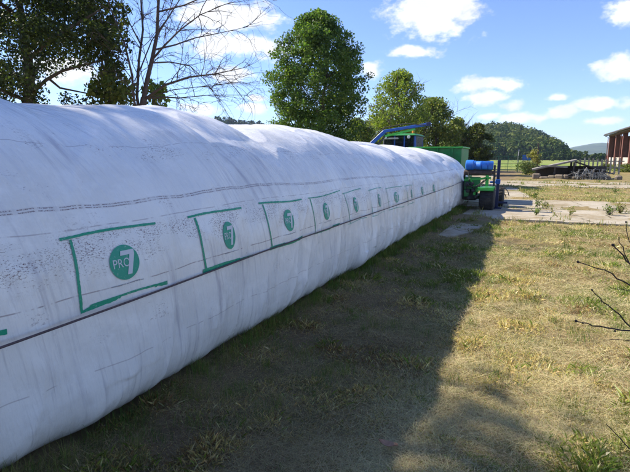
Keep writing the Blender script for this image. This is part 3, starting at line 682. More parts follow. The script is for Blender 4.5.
build('roof', MB().hexa([(-6.0, 19.62, 2.485), (-4.42, 19.62, 2.485), (-4.42, 21.4, 2.485), (-6.0, 21.4, 2.485), (-5.85, 19.75, 2.58), (-4.57, 19.75, 2.58), (-4.57, 21.25, 2.58), (-5.85, 21.25, 2.58)]), M['green'], cab, bevel=.03)
for x in (-5.75, -4.75): build('work_lamp', MB().lathe((x, 19.55, 2.42), (0, 1, 0), [(0, .06), (.02, .07), (.08, .05), (.1, .02)], 12), M['lamp_glass'], cab)
build('beacon', MB().lathe((-4.65, 19.9, 2.575), (0, 0, 1), [(0, .05), (.1, .05), (.14, .02)], 10), solid('amber_lens', (.7, .25, .02), .3), cab)
build('exhaust', MB().tube([(-4.7, 21.8, 1.6), (-4.7, 21.8, 2.5)], .045, 10), M['steel'], tr)
for x, y, rr, w in ((-5.95, 20.2, .80, .42), (-4.45, 20.2, .80, .42), (-5.85, 23.2, .55, .34), (-4.55, 23.2, .55, .34)):
    ty = build('tyre', MB().lathe((x - w / 2, y, rr), (1, 0, 0), [(0, rr * .6), (0, rr * .85), (.06, rr), (w - .06, rr), (w, rr * .85), (w, rr * .6)], 30), M['rubber'], tr, smooth=True)
    build('rim', MB().lathe((x - w / 2 - .01, y, rr), (1, 0, 0), [(0, rr * .58), (w * .3, rr * .2), (w * .7, rr * .2), (w + .02, rr * .58)], 24), M['rim'], ty, smooth=True)
for x in (-5.95, -4.45): build('mudguard', MB().box((x - .24, 19.55, 1.64), (x + .24, 20.9, 1.70)), M['green'], tr, bevel=.02)

# ------------------------------------------------------------------ trees
def leaf_cloud(centres, radii, per, size, base, var=.35, light=None, flat=.8, droop=.3):
    """leaf-shaped faces scattered through clumps; returns V, F, colours"""
    n = int(sum(per)); c = np.repeat(np.asarray(centres), per, 0); rr = np.repeat(np.asarray(radii), per)
    d = rng.normal(size=(n, 3)); d /= np.linalg.norm(d, axis=1, keepdims=True); d[:, 2] *= flat
    p = c + d * (rr * rng.random(n) ** .45)[:, None]
    s = size * rng.uniform(.6, 1.35, n)
    a = rng.normal(size=(n, 3)); a[:, 2] -= droop; a /= np.linalg.norm(a, axis=1, keepdims=True)
    b = np.cross(a, rng.normal(size=(n, 3)) + np.array([0, 0, 1.2])); b /= np.linalg.norm(b, axis=1, keepdims=True) + 1e-9
    a *= s[:, None]; b *= (s * .36)[:, None]
    V = np.stack([p - a * .5, p - a * .02 + b, p + a * .5, p - a * .02 - b], 1).reshape(-1, 3); Fq = np.arange(4 * n).reshape(-1, 4)
    cl = np.repeat(rng.uniform(1 - var * .6, 1 + var * .6, len(per)), per)
    base = np.array(base); k = rng.uniform(1 - var, 1 + var, n) * cl
    col = base[None] * k[:, None]; y_ = rng.random(n) ** 3
    if light is not None: col = col * (1 - y_[:, None]) + np.array(light)[None] * y_[:, None]
    return V, Fq, np.repeat(np.clip(col, .003, .9), 4, 0)
def limbs(base, h, r0, spread, seed, levels=3, top_frac=.95, n_main=7, first=.25, up=.55):
    r_ = random.Random(seed); mb = MB(); base = Vector(base)
    def grow(p, d, L, rad, lev):
        pts = [p.copy()]; rs = [rad]; n = 5
        for k in range(n):
            d = (d + Vector((r_.gauss(0, .13), r_.gauss(0, .13), r_.gauss(.05, .08)))).normalized(); p = p + d * L / n
            pts.append(p.copy()); rs.append(rad * (1 - .8 * (k + 1) / n))
        mb.tube(pts, rs, 6 if lev else 8, False)
        if lev < levels - 1:
            for k in range(5):
                q = pts[r_.randint(2, n)]; dd = (d + Vector((r_.gauss(0, .6), r_.gauss(0, .6), r_.gauss(.15, .4)))).normalized(); grow(q, dd, L * .55, rad * .42, lev + 1)
    pts = []; rs = []; p = base.copy(); n = 9
    for k in range(n + 1):
        t = k / n; pts.append(p.copy()); rs.append(r0 * (1.25 if k == 0 else (1 - t * .85))); p = p + Vector((r_.gauss(0, .02), r_.gauss(0, .02), 1 / n)) * h * top_frac
    mb.tube(pts, rs, 10, False)
    for k in range(n_main):
        t = first + (1 - first) * .85 * k / n_main; i = min(n, int(t * n)); a = k * 2.4 + r_.random(); q = pts[i]
        grow(q, Vector((math.cos(a), math.sin(a), up)).normalized(), spread * (1.05 - .5 * t), rs[i] * .55, 0)
    return mb
def tree(name, px, py_base_dist, label, h, half_w, base_col, light, leaf, n_leaves, n_clumps, shape, seed, r0=.16, crown_z0=.12, clump_r=.16, group=None, cat='tree', at_xy=None):
    """shape(t) gives the crown's relative half width at height fraction t"""
    d = ray(px, 157.0); d = d / math.hypot(d[0], d[1]); b = np.array([d[0], d[1], 0]) * py_base_dist
    if at_xy is not None: b = np.array([at_xy[0], at_xy[1], 0])
    t_ = empty(name, b, label, cat, group)
    build('trunk', limbs(b, h, r0, half_w * 1.0, seed), M['bark'], t_, smooth=True)
    r_ = np.random.default_rng(seed); cs = []; rs = []
    while len(cs) < n_clumps:
        t = r_.uniform(crown_z0, 1); w = shape(t) * half_w
        a = r_.uniform(0, 2 * math.pi); q = w * (r_.random() ** .38) * r_.uniform(.86, 1.05); R_ = clump_r * half_w * r_.uniform(.7, 1.4)
        q = max(0, q - R_ * .5)
        cs.append((b[0] + q * math.cos(a), b[1] + q * math.sin(a), min(h * t, h - R_ * .4))); rs.append(R_)
    per = np.maximum(3, (np.array(rs) ** 2 / np.sum(np.array(rs) ** 2) * n_leaves)).astype(int)
    V, Fq, col = leaf_cloud(cs, rs, per, leaf, base_col, .4, light)
    np_mesh('crown', V, Fq, M['leaf'], t_, col)
    return t_
egg = lambda t: max(.0, math.sin(math.pi * min(1, max(0, (t - .02) / .98)) ** .85)) ** .62 * (1.06 - .28 * t)
def egg(t): return float(np.interp(t, [0, .14, .24, .34, .46, .62, .74, .84, .93, 1], [.3, .5, .74, .94, 1, 1, .90, .72, .44, .10]))
rounds = lambda t: max(.02, math.sin(math.pi * min(1, max(0, t)))) ** .55
tree('round_crowned_tree', 317.5, 30, 'tall dark green tree with dense egg-shaped crown behind the middle of the bag', 10.2, 3.45, (.065, .125, .027), (.19, .25, .05), .135, 84000, 620, egg, 3, .2, .10, .125)
tree('tall_tree', 0, 12, 'dark tree standing behind the bag just left of the picture, shading the foreground', 11.8, 3.0, (.04, .06, .018), (.12, .15, .035), .14, 16000, 150, rounds, 44, .17, .30, .22, at_xy=(-11.8, 1.5))
tree('airy_tree', 397, 46, 'light green airy tree right of the dense egg-shaped tree', 9.4, 3.5, (.16, .22, .04), (.32, .34, .065), .19, 22000, 170, rounds, 5, .2, .12, .20)
tree('low_tree', 357, 40, 'low pale green bushy tree between the egg-shaped and the airy tree', 4.6, 2.4, (.11, .16, .03), (.25, .26, .05), .18, 9000, 90, rounds, 6, .1, .08, .24)
tree('broad_tree', 431, 56, 'broad olive green tree behind the blue crane arm', 7.9, 4.3, (.12, .16, .032), (.27, .26, .05), .24, 24000, 170, rounds, 8, .2, .05, .20)
tree('yellowish_tree', 455, 66, 'yellowish green tree behind the green hopper', 6.6, 2.8, (.15, .18, .035), (.26, .24, .05), .24, 12000, 110, rounds, 9, .2, .05, .22)
tree('rounded_bush', 476, 44, 'dark rounded bush above the blue drum', 4.35, 1.7, (.05, .075, .018), (.14, .13, .03), .16, 13000, 120, rounds, 12, .1, .04, .22, cat='bush')
tree('background_tree', 380, 60, 'darker tree low behind the airy tree', 6.5, 3.6, (.07, .10, .022), (.17, .18, .04), .24, 10000, 110, rounds, 13, .15, .04, .22)

# dark spreading tree over the left of the bag: limbs laid out after the photograph
def px_limb(mb, pts, r0, r1, dist, n=6):
    P = [Vector(at(x, y, dist + (d if len(q) else 0))) for (x, y, *q) in pts for d in [q[0] if q else 0]]
    k = len(P); mb.tube(P, [r0 + (r1 - r0) * i / (k - 1) for i in range(k)], n, False); return P
DT = 12.5
fb = at(28, 157, DT); fb[2] = 0
dt = empty('spreading_tree', fb, 'dark spreading tree hanging over the left end of the bag, sky showing through', 'tree')
mb = MB(); base = Vector(fb)
P0 = [base, Vector(at(25, 120, DT)), Vector(at(30, 95, DT)), Vector(at(28, 60, DT)), Vector(at(22, 20, DT)), Vector(at(15, -20, DT)), Vector(at(10, -45, DT))]
mb.tube(P0, [.2, .17, .15, .12, .1, .07, .04], 8, False)
for pts, a, b in (([(30, 95), (46, 80, -.5), (62, 71, -.8), (80, 66, -1), (104, 60, -1.2)], .055, .018), ([(29, 90), (10, 70, .5), (-15, 50, 1), (-40, 30, 1)], .09, .03), ([(28, 60), (50, 40, -1), (75, 25, -1.5), (100, 10, -1.5)], .07, .02),
                  ([(24, 30), (50, 5, 1), (70, -15, 1.5)], .06, .02), ([(22, 20), (-10, -5, -1), (-40, -20, -2)], .06, .02), ([(48, 78, -.5), (60, 88, -.3), (80, 92, 0), (100, 96, 0)], .035, .012), ([(29, 90), (40, 60, 1.2), (55, 45, 2), (60, 20, 2.5)], .06, .02),
                  ([(25, 100), (5, 92, -.4), (-20, 80, -.8)], .06, .02)):
    px_limb(mb, pts, a, b, DT)
build('trunk', mb, M['bark'], dt, smooth=True)
cs = []; rs = []; r_ = random.Random(21)
for k in range(430):
    x = r_.gauss(30, 60); y = r_.uniform(-62, 90); d = r_.uniform(-2.2, 2.6)
    edge = 122 + .10 * y if y > -40 else 118
    if x > edge + r_.uniform(-16, 4) or x < -150: continue
    if 34 < x < 104 and y > 58 + r_.uniform(-8, 12): continue           # the open window of sky above the bag
    if y > 40 and r_.random() < .35: continue
    cs.append(at(x, y, DT + d)); rs.append(r_.uniform(.22, .50))
for k in range(26): cs.append(at(r_.uniform(-30, 45), r_.uniform(70, 108), DT + r_.uniform(-1, 1))); rs.append(r_.uniform(.25, .42))
for k in range(14): cs.append(at(r_.uniform(40, 115), r_.uniform(92, 110), DT + r_.uniform(-.6, .6))); rs.append(r_.uniform(.12, .24))
per = np.maximum(6, np.array(rs) ** 2 * 1050).astype(int)
V, Fq, col = leaf_cloud(cs, rs, per, .078, (.024, .037, .012), .45, (.085, .11, .026)); np_mesh('crown', V, Fq, M['leaf'], dt, col)

# leafless tree, its limbs traced one by one and grown out into twigs
BT = 11.5
bb = at(141, 157, BT); bb[2] = 0
bt = empty('leafless_tree', bb, 'bare dead tree with fine twigs reaching right over the bag', 'tree')
mains = [([(144, 98), (146, 85), (152, 60), (157, 35), (158, 10), (160, -25), (165, -60)], .075, .03), ([(139, 112), (137, 96), (139, 60, .3), (143, 30, .5), (141, 0, .6), (135, -40, .7)], .05, .02),
         ([(138, 118), (134, 100, -.3), (132, 75, -.4), (125, 45, -.5), (115, 20, -.6), (104, -10, -.6)], .042, .014), ([(145, 99), (165, 85, -.5), (190, 77, -.9), (215, 74, -1.2), (243, 68, -1.4)], .045, .008),
         ([(145, 99), (160, 97, .1), (180, 98, .2), (210, 95, .3), (249, 95, .3)], .03, .006), ([(152, 60), (165, 45, -.3), (180, 30, -.6), (200, 15, -.8), (226, 4, -1)], .035, .008),
         ([(154, 50), (175, 45, .4), (195, 38, .7), (220, 33, .9), (247, 27, 1)], .03, .006), ([(151, 63), (170, 62, .5), (190, 66, .8), (205, 80, 1), (216, 97, 1.1)], .026, .006), ([(157, 35), (170, 15, .4), (187, -12, .6)], .03, .01),
         ([(158, 12), (185, 5, -.5), (215, -8, -.8), (240, -25, -1)], .028, .008), ([(145, 99), (172, 90, -.4), (198, 87, -.6), (226, 84, -.7)], .018, .005), ([(141, 45), (128, 20, .8), (118, -10, 1.2)], .025, .008), ([(140, 70, .2), (152, 40, .9), (166, 22, 1.4), (176, -10, 1.6)], .022, .008)]
mb = MB(); mb.tube([Vector(bb), Vector(at(141, 135, BT)), Vector(at(142, 112, BT)), Vector(at(144, 98, BT))], [.11, .095, .085, .078], 10, False); mb2 = MB(); r_ = random.Random(5)
mb.tube([Vector(at(142, 125, BT)), Vector(at(139, 112, BT))], [.06, .05], 8, False); mb.tube([Vector(at(141, 128, BT)), Vector(at(138, 118, BT))], [.05, .042], 8, False)
def twig(p, d, L, rad, lev):
    pts = [p]; rs = [rad]; n = 6; bend = Vector((r_.gauss(0, .12), r_.gauss(0, .12), r_.gauss(-.02, .10)))
    for k in range(n):
        d = (d + bend + Vector((r_.gauss(0, .09), r_.gauss(0, .09), r_.gauss(0, .09)))).normalized(); p = p + d * L / n; pts.append(p); rs.append(max(.0022, rad * (1 - .8 * (k + 1) / n)))
    mb2.tube(pts, rs, 4, False)
    if lev < 2:
        for k in range(r_.randint(1, 4)):
            q = pts[r_.randint(1, n)]; dd = (d + Vector((r_.gauss(0, .6), r_.gauss(0, .6), r_.gauss(0, .6)))).normalized(); twig(q, dd, L * r_.uniform(.4, .7), rad * .6, lev + 1)
for pts, a, b in mains:
    P = px_limb(mb, pts, a * .8, b * .8, BT, 8)
    for i in range(1, len(P)):
        seg = P[i] - P[i - 1]; nn = 1 if i == 1 else 3
        for k in range(nn):
            q = P[i - 1] + seg * r_.random(); d = (seg.normalized() * .8 + Vector((r_.gauss(0, .5), r_.gauss(0, .5), r_.gauss(.15, .5)))).normalized(); twig(q, d, r_.uniform(.5, 1.35), min(.011, b + .003), 0)
    for k in range(3): twig(P[-1], (P[-1] - P[-2]).normalized() + Vector((r_.gauss(0, .3), r_.gauss(0, .3), r_.gauss(0, .3))), r_.uniform(.4, .9), max(.004, b * .7), 1)
build('trunk', mb, M['dead_bark'], bt, smooth=True); tag(build('twigs', mb2, M['dead_bark'], bt), 'fine leafless twigs', kind='stuff')

# leafy shrubs at the foot of the bare tree
def shrub(name, label, px, dist, spots, leaf, dens, colr, light, seed, cat='shrub'):
    b = at(px, 157, dist); b[2] = 0; s_ = empty(name, b, label, cat); r_ = random.Random(seed); mb = MB(); cs = []; rs = []
    for (x, y, d, rad) in spots: cs.append(at(x, y, dist + d)); rs.append(rad)
    ctr = np.mean(cs, 0); top = max(c[2] for c in cs); ax = lambda z: Vector((b[0] + (ctr[0] - b[0]) * z / top + .12 * math.sin(z * 1.7), b[1] + (ctr[1] - b[1]) * z / top + .1 * math.sin(z * 2.3 + 1), z))
    zs = np.linspace(0, top * .92, 9); mb.tube([ax(z) for z in zs], [.055 * (1 - .85 * z / top) for z in zs], 7, False)
    for c in cs:
        q = ax(max(.25 * c[2], c[2] - r_.uniform(.5, 1.1))); c = Vector(c); mb.tube([q, q.lerp(c, .5) + Vector((r_.gauss(0, .06), r_.gauss(0, .06), .1)), c], [.016, .011, .004], 5, False)
    build('stems', mb, M['bark'], s_, smooth=True)
    per = np.maximum(4, np.array(rs) ** 2 * dens).astype(int); V, Fq, col = leaf_cloud(cs, rs, per, leaf, colr, .4, light, droop=.8); np_mesh('foliage', V, Fq, M['leaf'], s_, col)
r_ = random.Random(31); sp = []
for k in range(95):
    x = r_.uniform(92, 138); y = r_.uniform(28, 112)
    if x > 128 - (y < 60) * 14 or r_.random() < .25: continue
    sp.append((x, y, r_.uniform(-1, 1), r_.uniform(.16, .34)))
for k in range(16): sp.append((r_.uniform(80, 128), r_.uniform(2, 34), r_.uniform(-.8, .8), r_.uniform(.14, .28)))
shrub('young_tree', 'young tree with large drooping leaves between the dark tree and bare tree', 112, 12.2, sp, .12, 700, (.07, .10, .024), (.19, .20, .045), 32, 'tree')
sp = [(r_.uniform(148, 164), r_.uniform(82, 114), r_.uniform(-.5, .5), r_.uniform(.12, .22)) for k in range(16)]
shrub('sapling', 'small light green sapling sprouting right of the bare tree trunk', 154, 12.6, sp, .14, 420, (.09, .14, .03), (.2, .24, .05), 33, 'sapling')

# ------------------------------------------------------------------ wooded hills
def az_of(px): d = ray(px, 157.0); return math.atan2(d[0], d[1])
def tan_el(px, py): d = ray(px, py); return d[2] / math.hypot(d[0], d[1])
def hill(name, label, outline, R0, r_in, r_out, treeh, m, seed, n_tr=0, cards=60, card=1.3, cols=((.03, .06, .016), (.11, .13, .03)), forest_label=None, rmax=None):
    azs = np.array([az_of(p[0]) for p in outline]); te = np.array([max(0, tan_el(*p)) for p in outline])
    def H(az, r):
        top = np.maximum(0, np.interp(az, azs, te) * R0 + CAM_H * (np.interp(az, azs, te) > 0) - treeh)
        t = np.where(r < R0, (r - r_in) / (R0 - r_in), 1 - (r - R0) / (r_out - R0)); t = np.clip(t, 0, 1)
        return top * (smooth(t) * .55 + t * .45) * (1 + .10 * fbm2(az * 40, r / 40, 3, seed)) - .6
    A, Rr = np.meshgrid(np.linspace(azs[0], azs[-1], 120), np.linspace(r_in, r_out, 40), indexing='ij'); Z = H(A, Rr); Z[:, 0] = Z[:, -1] = -1.5; Z[0] = Z[-1] = -1.5
    V = np.stack([Rr * np.sin(A), Rr * np.cos(A), Z], -1).reshape(-1, 3); a_, b_ = A.shape; ii = np.arange(a_ * b_).reshape(a_, b_)
    o = np_mesh(name, V, np.stack([ii[:-1, :-1], ii[:-1, 1:], ii[1:, 1:], ii[1:, :-1]], -1).reshape(-1, 4), m, smooth=True); tag(o, label, kind='structure')
    if n_tr:
        q = np.random.default_rng(seed); az = q.uniform(azs[0], azs[-1], n_tr); r = q.uniform(r_in, (rmax or R0 * 1.06), n_tr); z = H(az, r)
        x, y = r * np.sin(az), r * np.cos(az); hh = treeh * np.clip(np.interp(az, azs, te) * R0 / treeh / 1.5, .12, 1) * q.uniform(.65, 1.35, n_tr) * (1 + .25 * fbm2(x / 30, y / 30, 2, 4)); wv = hh * q.uniform(.28, .42, n_tr)
        c = np.repeat(np.stack([x, y, z + hh * .55], -1), cards, 0); n = len(c)
        d = q.normal(size=(n, 3)); d /= np.linalg.norm(d, axis=1, keepdims=True); sc = np.repeat(np.stack([wv, wv, hh * .5], -1), cards, 0); p = c + d * sc * (q.random(n) ** .25)[:, None]
        nrm = d + q.normal(size=(n, 3)) * .45; nrm /= np.linalg.norm(nrm, axis=1, keepdims=True)
        t1 = np.cross(nrm, q.normal(size=(n, 3))); t1 /= np.linalg.norm(t1, axis=1, keepdims=True); t2 = np.cross(nrm, t1); s = (card * q.uniform(.6, 1.4, n))[:, None]
        V = np.stack([p - t1 * s, p - t2 * s * .7, p + t1 * s, p + t2 * s * .7], 1).reshape(-1, 3)
        mixv = np.repeat(np.clip(.5 + fbm2(x / 25, y / 25, 3, 8) * 2.2 + q.normal(size=n_tr) * .42, 0, 1), cards); cc = np.array(cols[0])[None] * (1 - mixv[:, None]) + np.array(cols[1])[None] * mixv[:, None]
        cc = cc * q.uniform(.75, 1.25, (n, 1)); f = np_mesh('forest', V, np.arange(4 * n).reshape(-1, 4), M['far_leaf'], None, np.repeat(cc, 4, 0)); tag(f, forest_label, kind='stuff')
M['forest_floor'] = solid('forest_floor', (.04, .06, .02), .95, .4, .05)
M['far_hill'] = solid('far_hillside', (.075, .10, .045), .95, .5, .012, bump=0, dirt=(.03, .055, .025), dirt_amt=.9)
hill('hill', 'steep wooded hill rising beyond the meadow', [(425, 150), (445, 138), (468, 129), (485, 124.5), (500, 123.5), (515, 125.5), (530, 130), (545, 136), (558, 142), (570, 148), (582, 152.5), (600, 155.5), (622, 156)], 430, 270, 640, 8.5, M['forest_floor'], 4, 2300, 60, .9, forest_label='dense mixed woodland covering the hill beyond the meadow')
hill('ridge', 'long wooded ridge seen over the back of the bag', [(60, 150), (130, 122), (190, 116.5), (225, 118), (250, 120.5), (272, 124), (300, 130), (350, 140), (400, 146), (440, 152)], 700, 480, 950, 10, M['forest_floor'], 6, 1400, 30, 2.1, cols=((.028, .05, .02), (.05, .07, .025)), forest_label='dark conifer forest along the long ridge', rmax=745)
hill('distant_hill', 'distant blue hill between the wooded hill and the barn', [(520, 156.5), (550, 151), (570, 146), (588, 142.5), (600, 141), (612, 142), (640, 146), (680, 150), (720, 156)], 2400, 1600, 3100, 6, M['far_hill'], 9)
# row of trees at the far side of the meadow
q = random.Random(3)
for k in range(22):
    px = 497 + k * 5.2 + q.uniform(-1.5, 1.5); dist = q.uniform(205, 250); h = q.uniform(2.6, 5.0)
    d = ray(px, 157); d = d / math.hypot(d[0], d[1]); b = d * dist; b[2] = 0
    col = q.choice([(.055, .085, .022), (.045, .07, .02), (.085, .11, .03), (.035, .06, .018)])
    cs = []; rs = []
    for j in range(16):
        t = q.uniform(.2, .95); w = h * .42 * rounds(t); a = q.uniform(0, 6.28); cs.append((b[0] + w * math.cos(a) * q.random(), b[1] + w * math.sin(a) * q.random(), h * t)); rs.append(h * .16)
    nth = ('first', 'second', 'third', 'fourth', 'fifth', 'sixth', 'seventh', 'eighth', 'ninth', 'tenth', 'eleventh', 'twelfth', 'thirteenth', 'fourteenth', 'fifteenth', 'sixteenth', 'seventeenth', 'eighteenth', 'nineteenth', 'twentieth', 'twenty-first', 'twenty-second')[k]
    t_ = empty('field_tree', b, 'small far tree edging the meadow below the hill, %s from the left' % nth, 'tree', 'trees edging the meadow')
    V, Fq, cl = leaf_cloud(cs, rs, [20] * 16, .95, col, .35); np_mesh('crown', V, Fq, M['far_leaf'], t_, cl)
    build('trunk', MB().tube([b, (b[0], b[1], h * .5)], [.14, .08], 5), M['bark'], t_)

# ------------------------------------------------------------------ barn at the right edge
barn = empty('barn', (15, 68, 0), 'open-sided barn with red-brown columns and pale low panels at the right edge', 'barn')
cys = [81.5, 75.4, 69.8, 64.6, 59.4, 54.2]
for X0 in (10.0, 20.0):
    for y in cys: build('column', MB().box((X0, y - .28, 0), (X0 + .5, y + .28, 4.55)), M['brick_red'], barn, bevel=.02)
    for a, b in zip(cys[1:], cys[:-1]):
        build('panel', MB().box((X0 + .18, a + .285, 0), (X0 + .30, b - .285, 1.55)), M['pale_panel'], barn)
    build('eave_beam', MB().box((X0 - .02, 53.8, 4.555), (X0 + .52, 82.0, 4.85)), M['brick_red'], barn)
build('end_wall', MB().box((10.52, 81.4, 0), (19.98, 81.6, 4.6)), M['brick_red'], barn)
rf = build('roof', MB().hexa([(9.4, 53.5, 4.72), (15.25, 53.5, 6.5), (15.25, 82.3, 6.5), (9.4, 82.3, 4.72), (9.4, 53.5, 4.93), (15.25, 53.5, 6.71), (15.25, 82.3, 6.71), (9.4, 82.3, 4.93)])
           .hexa([(15.26, 53.5, 6.5), (21.1, 53.5, 4.72), (21.1, 82.3, 4.72), (15.26, 82.3, 6.5), (15.26, 53.5, 6.71), (21.1, 53.5, 4.93), (21.1, 82.3, 4.93), (15.26, 82.3, 6.71)]), M['roof_dark'], barn)
for k in range(14): y = 54.2 + k * 2.12; build('rafter_end', MB().beam((9.45, y, 4.63), (10.3, y, 4.86), .12, .14), M['wood'], rf)
build('gutter', MB().tube([(9.36, 53.5, 4.78), (9.36, 82.3, 4.78)], .07, 8), M['dark_wood'], rf)
for y in (81.9, 70.2, 59.8): build('downpipe', MB().tube([(9.36, y, 4.75), (9.9, y, 4.45), (9.9, y, .1)], .05, 8), M['brick_red'], rf)

# ------------------------------------------------------------------ collapsed lean-to and scrap
cs_ = empty('collapsed_shed', (1.8, 40.5, 0), 'low collapsed shed with sagging grey board roof on the far side of the yard', 'shed')
for k in range(9):
    t0, t1 = k / 9, (k + .93) / 9; y0, y1 = 39.6 + 2.6 * t0, 39.6 + 2.6 * t1; j = rnd.uniform(-.03, .03)
    build('board', MB().hexa([(.05, y0, .56 + j), (2.95, y0, 1.30 + j), (2.95, y1, 1.33 + j), (.05, y1, .6 + j), (.0 - abs(j), y0, .66 + j), (2.97, y0, 1.40 + j), (2.97, y1, 1.42 + j), (.0, y1, .69 + j)]), M['wood'], cs_)
for k in range(5):
    y0, y1 = 39.8 + .5 * k, 40.26 + .5 * k
    build('board', MB().hexa([(3.0, y0, 1.18), (5.4, y0, .34), (5.4, y1, .34), (3.0, y1, 1.18), (3.0, y0, 1.26), (5.42, y0, .40), (5.42, y1, .40), (3.0, y1, 1.26)]), M['dark_wood'], cs_)
for x in (.25, 1.5, 2.75): build('post', MB().box((x, 39.75, -.02), (x + .12, 39.87, .56 + (x / 2.9) * .70)), M['dark_wood'], cs_)
for x in (.3, 2.7): build('post', MB().box((x, 42.0, -.02), (x + .12, 42.12, .6 + (x / 2.9) * .7)), M['dark_wood'], cs_)
for k in range(11):
    x = .0 + k * .54 + rnd.uniform(-.06, .06); h = rnd.uniform(.16, .40); build('stone', MB().box((x, 39.25 + rnd.uniform(-.1, .1), -.06), (x + rnd.uniform(.35, .62), 39.62 + rnd.uniform(-.05, .05), h), rnd.uniform(-.25, .25)), M['soil'], cs_, bevel=.09)
build('back_wall', MB().box((.4, 42.2, -.02), (5.2, 42.35, .9)), M['dark_wood'], cs_)
build('plank', MB().beam((.6, 39.7, .95), (2.4, 39.66, .86), .05, .12), M['wood'], cs_); build('plank', MB().beam((1.8, 39.3, .02), (3.2, 39.2, .62), .1, .05), M['wood'], cs_)
sh = empty('scrap_heap', (3.9, 39.0, 0), 'tangled heap of grey metal pipes and gratings beside the collapsed shed', 'scrap heap')
q = random.Random(8)
for k in range(80):
    x = q.uniform(2.85, 5.0); a = q.uniform(0, 3.14); L = q.uniform(.4, 1.3); z0 = q.uniform(0, .4); y = 39 + q.uniform(-.35, .35); tz = q.uniform(-.2, .6) * (1 - abs(x - 3.7) / 2.2)
    build('pipe', MB().beam((x, y, z0), (x + L * math.cos(a) * .5, y + L * math.sin(a) * .4, max(.02, z0 + tz)), q.uniform(.02, .05), q.uniform(.02, .05)), M['scrap'], sh)
for k in range(4):
    x = 3.0 + k * .48; build('grating', MB().beam((x, 38.62, 0), (x + .08, 38.7, .75), .03, .03).beam((x + .34, 38.62, 0), (x + .4, 38.7, .72), .03, .03).beam((x, 38.64, .25), (x + .4, 38.64, .25), .03, .03).beam((x, 38.66, .5), (x + .4, 38.66, .5), .03, .03).beam((x + .03, 38.68, .7), (x + .4, 38.68, .7), .03, .03), M['scrap'], sh)
pf = empty('picket_fence', (5.5, 52, 0), 'row of grey wooden pickets behind the scrap heap', 'fence')
for k in range(12): x = 3.4 + k * .36; build('picket', MB().box((x, 52, -.02), (x + .13, 52.06, 1.5 + rnd.uniform(-.12, .12)), rnd.uniform(-.1, .1)), M['wood'], pf)
build('rail', MB().beam((3.3, 52.1, .6), (7.8, 52.1, .6), .05, .09), M['wood'], pf); build('rail', MB().beam((3.3, 52.1, 1.2), (7.8, 52.1, 1.2), .05, .09), M['wood'], pf)
gf = empty('mesh_fence', (-2.5, 53, 0), 'green wire mesh fence closing the yard before the meadow', 'fence')
for k in range(7): x = -5.2 + k * .95; build('post', MB().box((x, 53, -.02), (x + .06, 53.06, 1.75)), M['fence_green'], gf)
for z in (.25, .6, .95, 1.3, 1.65): build('rail', MB().beam((-5.2, 53.03, z), (.5, 53.03, z), .02, .03), M['fence_green'], gf)
wb = MB()
for k in range(48): wb.box((-5.15 + k * .118, 53.02, .1), (-5.14 + k * .118, 53.035, 1.68))
tag(build('wires', wb, M['fence_green'], gf), 'fine upright wires', kind='stuff')
pp = tag(build('pole', MB().tube([(.42, 52, -.02), (.43, 52, 2.2), (.40, 52, 2.95)], [.09, .075, .065], 8).box((.22, 51.95, 2.35), (.64, 52.0, 2.44)), M['dark_wood']), 'dark wooden pole with crosspiece behind the collapsed shed', 'pole')
tag(build('lamp_post', MB().tube([(-1.45, 56, -.02), (-1.45, 56, 2.3)], .05, 8).box((-1.53, 55.9, 2.25), (-1.37, 56.1, 2.4)), M['hub_grey']), 'slim pale post standing at the mesh fence', 'post')
sg = empty('notice_board', (-.6, 54, 0), 'small blue board on posts at the end of the path', 'board')
build('board', MB().box((-1.0, 54, 1.25), (-.2, 54.05, 1.8)), M['blue_sign'], sg)
for x in (-.95, -.31): build('post', MB().box((x, 54.06, -.02), (x + .06, 54.12, 1.7)), M['hub_grey'], sg)
d_ = ray(533, 157)
tree('yellow_shrub', 534, 50, 'yellowish shrub beside the dark pole', 2.3, .85, (.20, .19, .05), (.3, .27, .07), .12, 2600, 40, rounds, 14, .04, .03, .3, cat='shrub')
tree('green_shrub', 521, 57, 'low green bush at the left end of the collapsed shed', 1.1, 1.3, (.07, .11, .03), (.16, .17, .05), .12, 1600, 30, rounds, 15, .04, .03, .3, cat='bush', at_xy=(-.4, 47))
tree('weedy_bush', 600, 60, 'low green weeds growing along the foot of the barn', 0.75, 1.4, (.10, .14, .03), (.2, .2, .05), .14, 2000, 36, rounds, 16, .04, .03, .3, cat='weeds', at_xy=(9.0, 60))
tree('weedy_bush', 600, 60, 'pale weedy bush between the scrap heap and the barn', 0.7, 1.1, (.12, .15, .04), (.2, .2, .05), .14, 1500, 28, rounds, 17, .04, .03, .3, cat='weeds', at_xy=(8.4, 67))

# weeds growing in the joints of the yard
def weed(px, py, h, n, label, colr, seed, lsz=.07):
    b = ground_at(px, py); b[2] = .01; w = empty('weed', b, label, 'weed', 'weeds in the yard joints'); r_ = random.Random(seed); mb = MB(); cs = []
    for k in range(n):
        a = r_.uniform(0, 6.28); L = h * r_.uniform(.6, 1.1); lean = r_.uniform(.1, .8); q = [b + np.array([math.cos(a) * L * lean * t, math.sin(a) * L * lean * t, L * t * (1 - .25 * lean * t)]) for t in (0, .35, .7, 1)]
        mb.tube(q, [.006, .005, .004, .002], 4, False); cs += [q[1], q[2], q[3], (q[2] + q[3]) / 2]
    build('stems', mb, M['stem'], w); V, Fq, cl = leaf_cloud(cs, [h * .22] * len(cs), [3] * len(cs), lsz * .7, colr, .4, (.2, .24, .06)); np_mesh('leaves', V, Fq, M['leaf'], w, cl)
weed(537, 208, .34, 7, 'dark green weed in front of the tyre on the concrete, nearest the joint', (.06, .10, .025), 1)
weed(545, 207, .16, 5, 'small weed right of the dark green weed on the concrete', (.07, .11, .03), 2, .05)
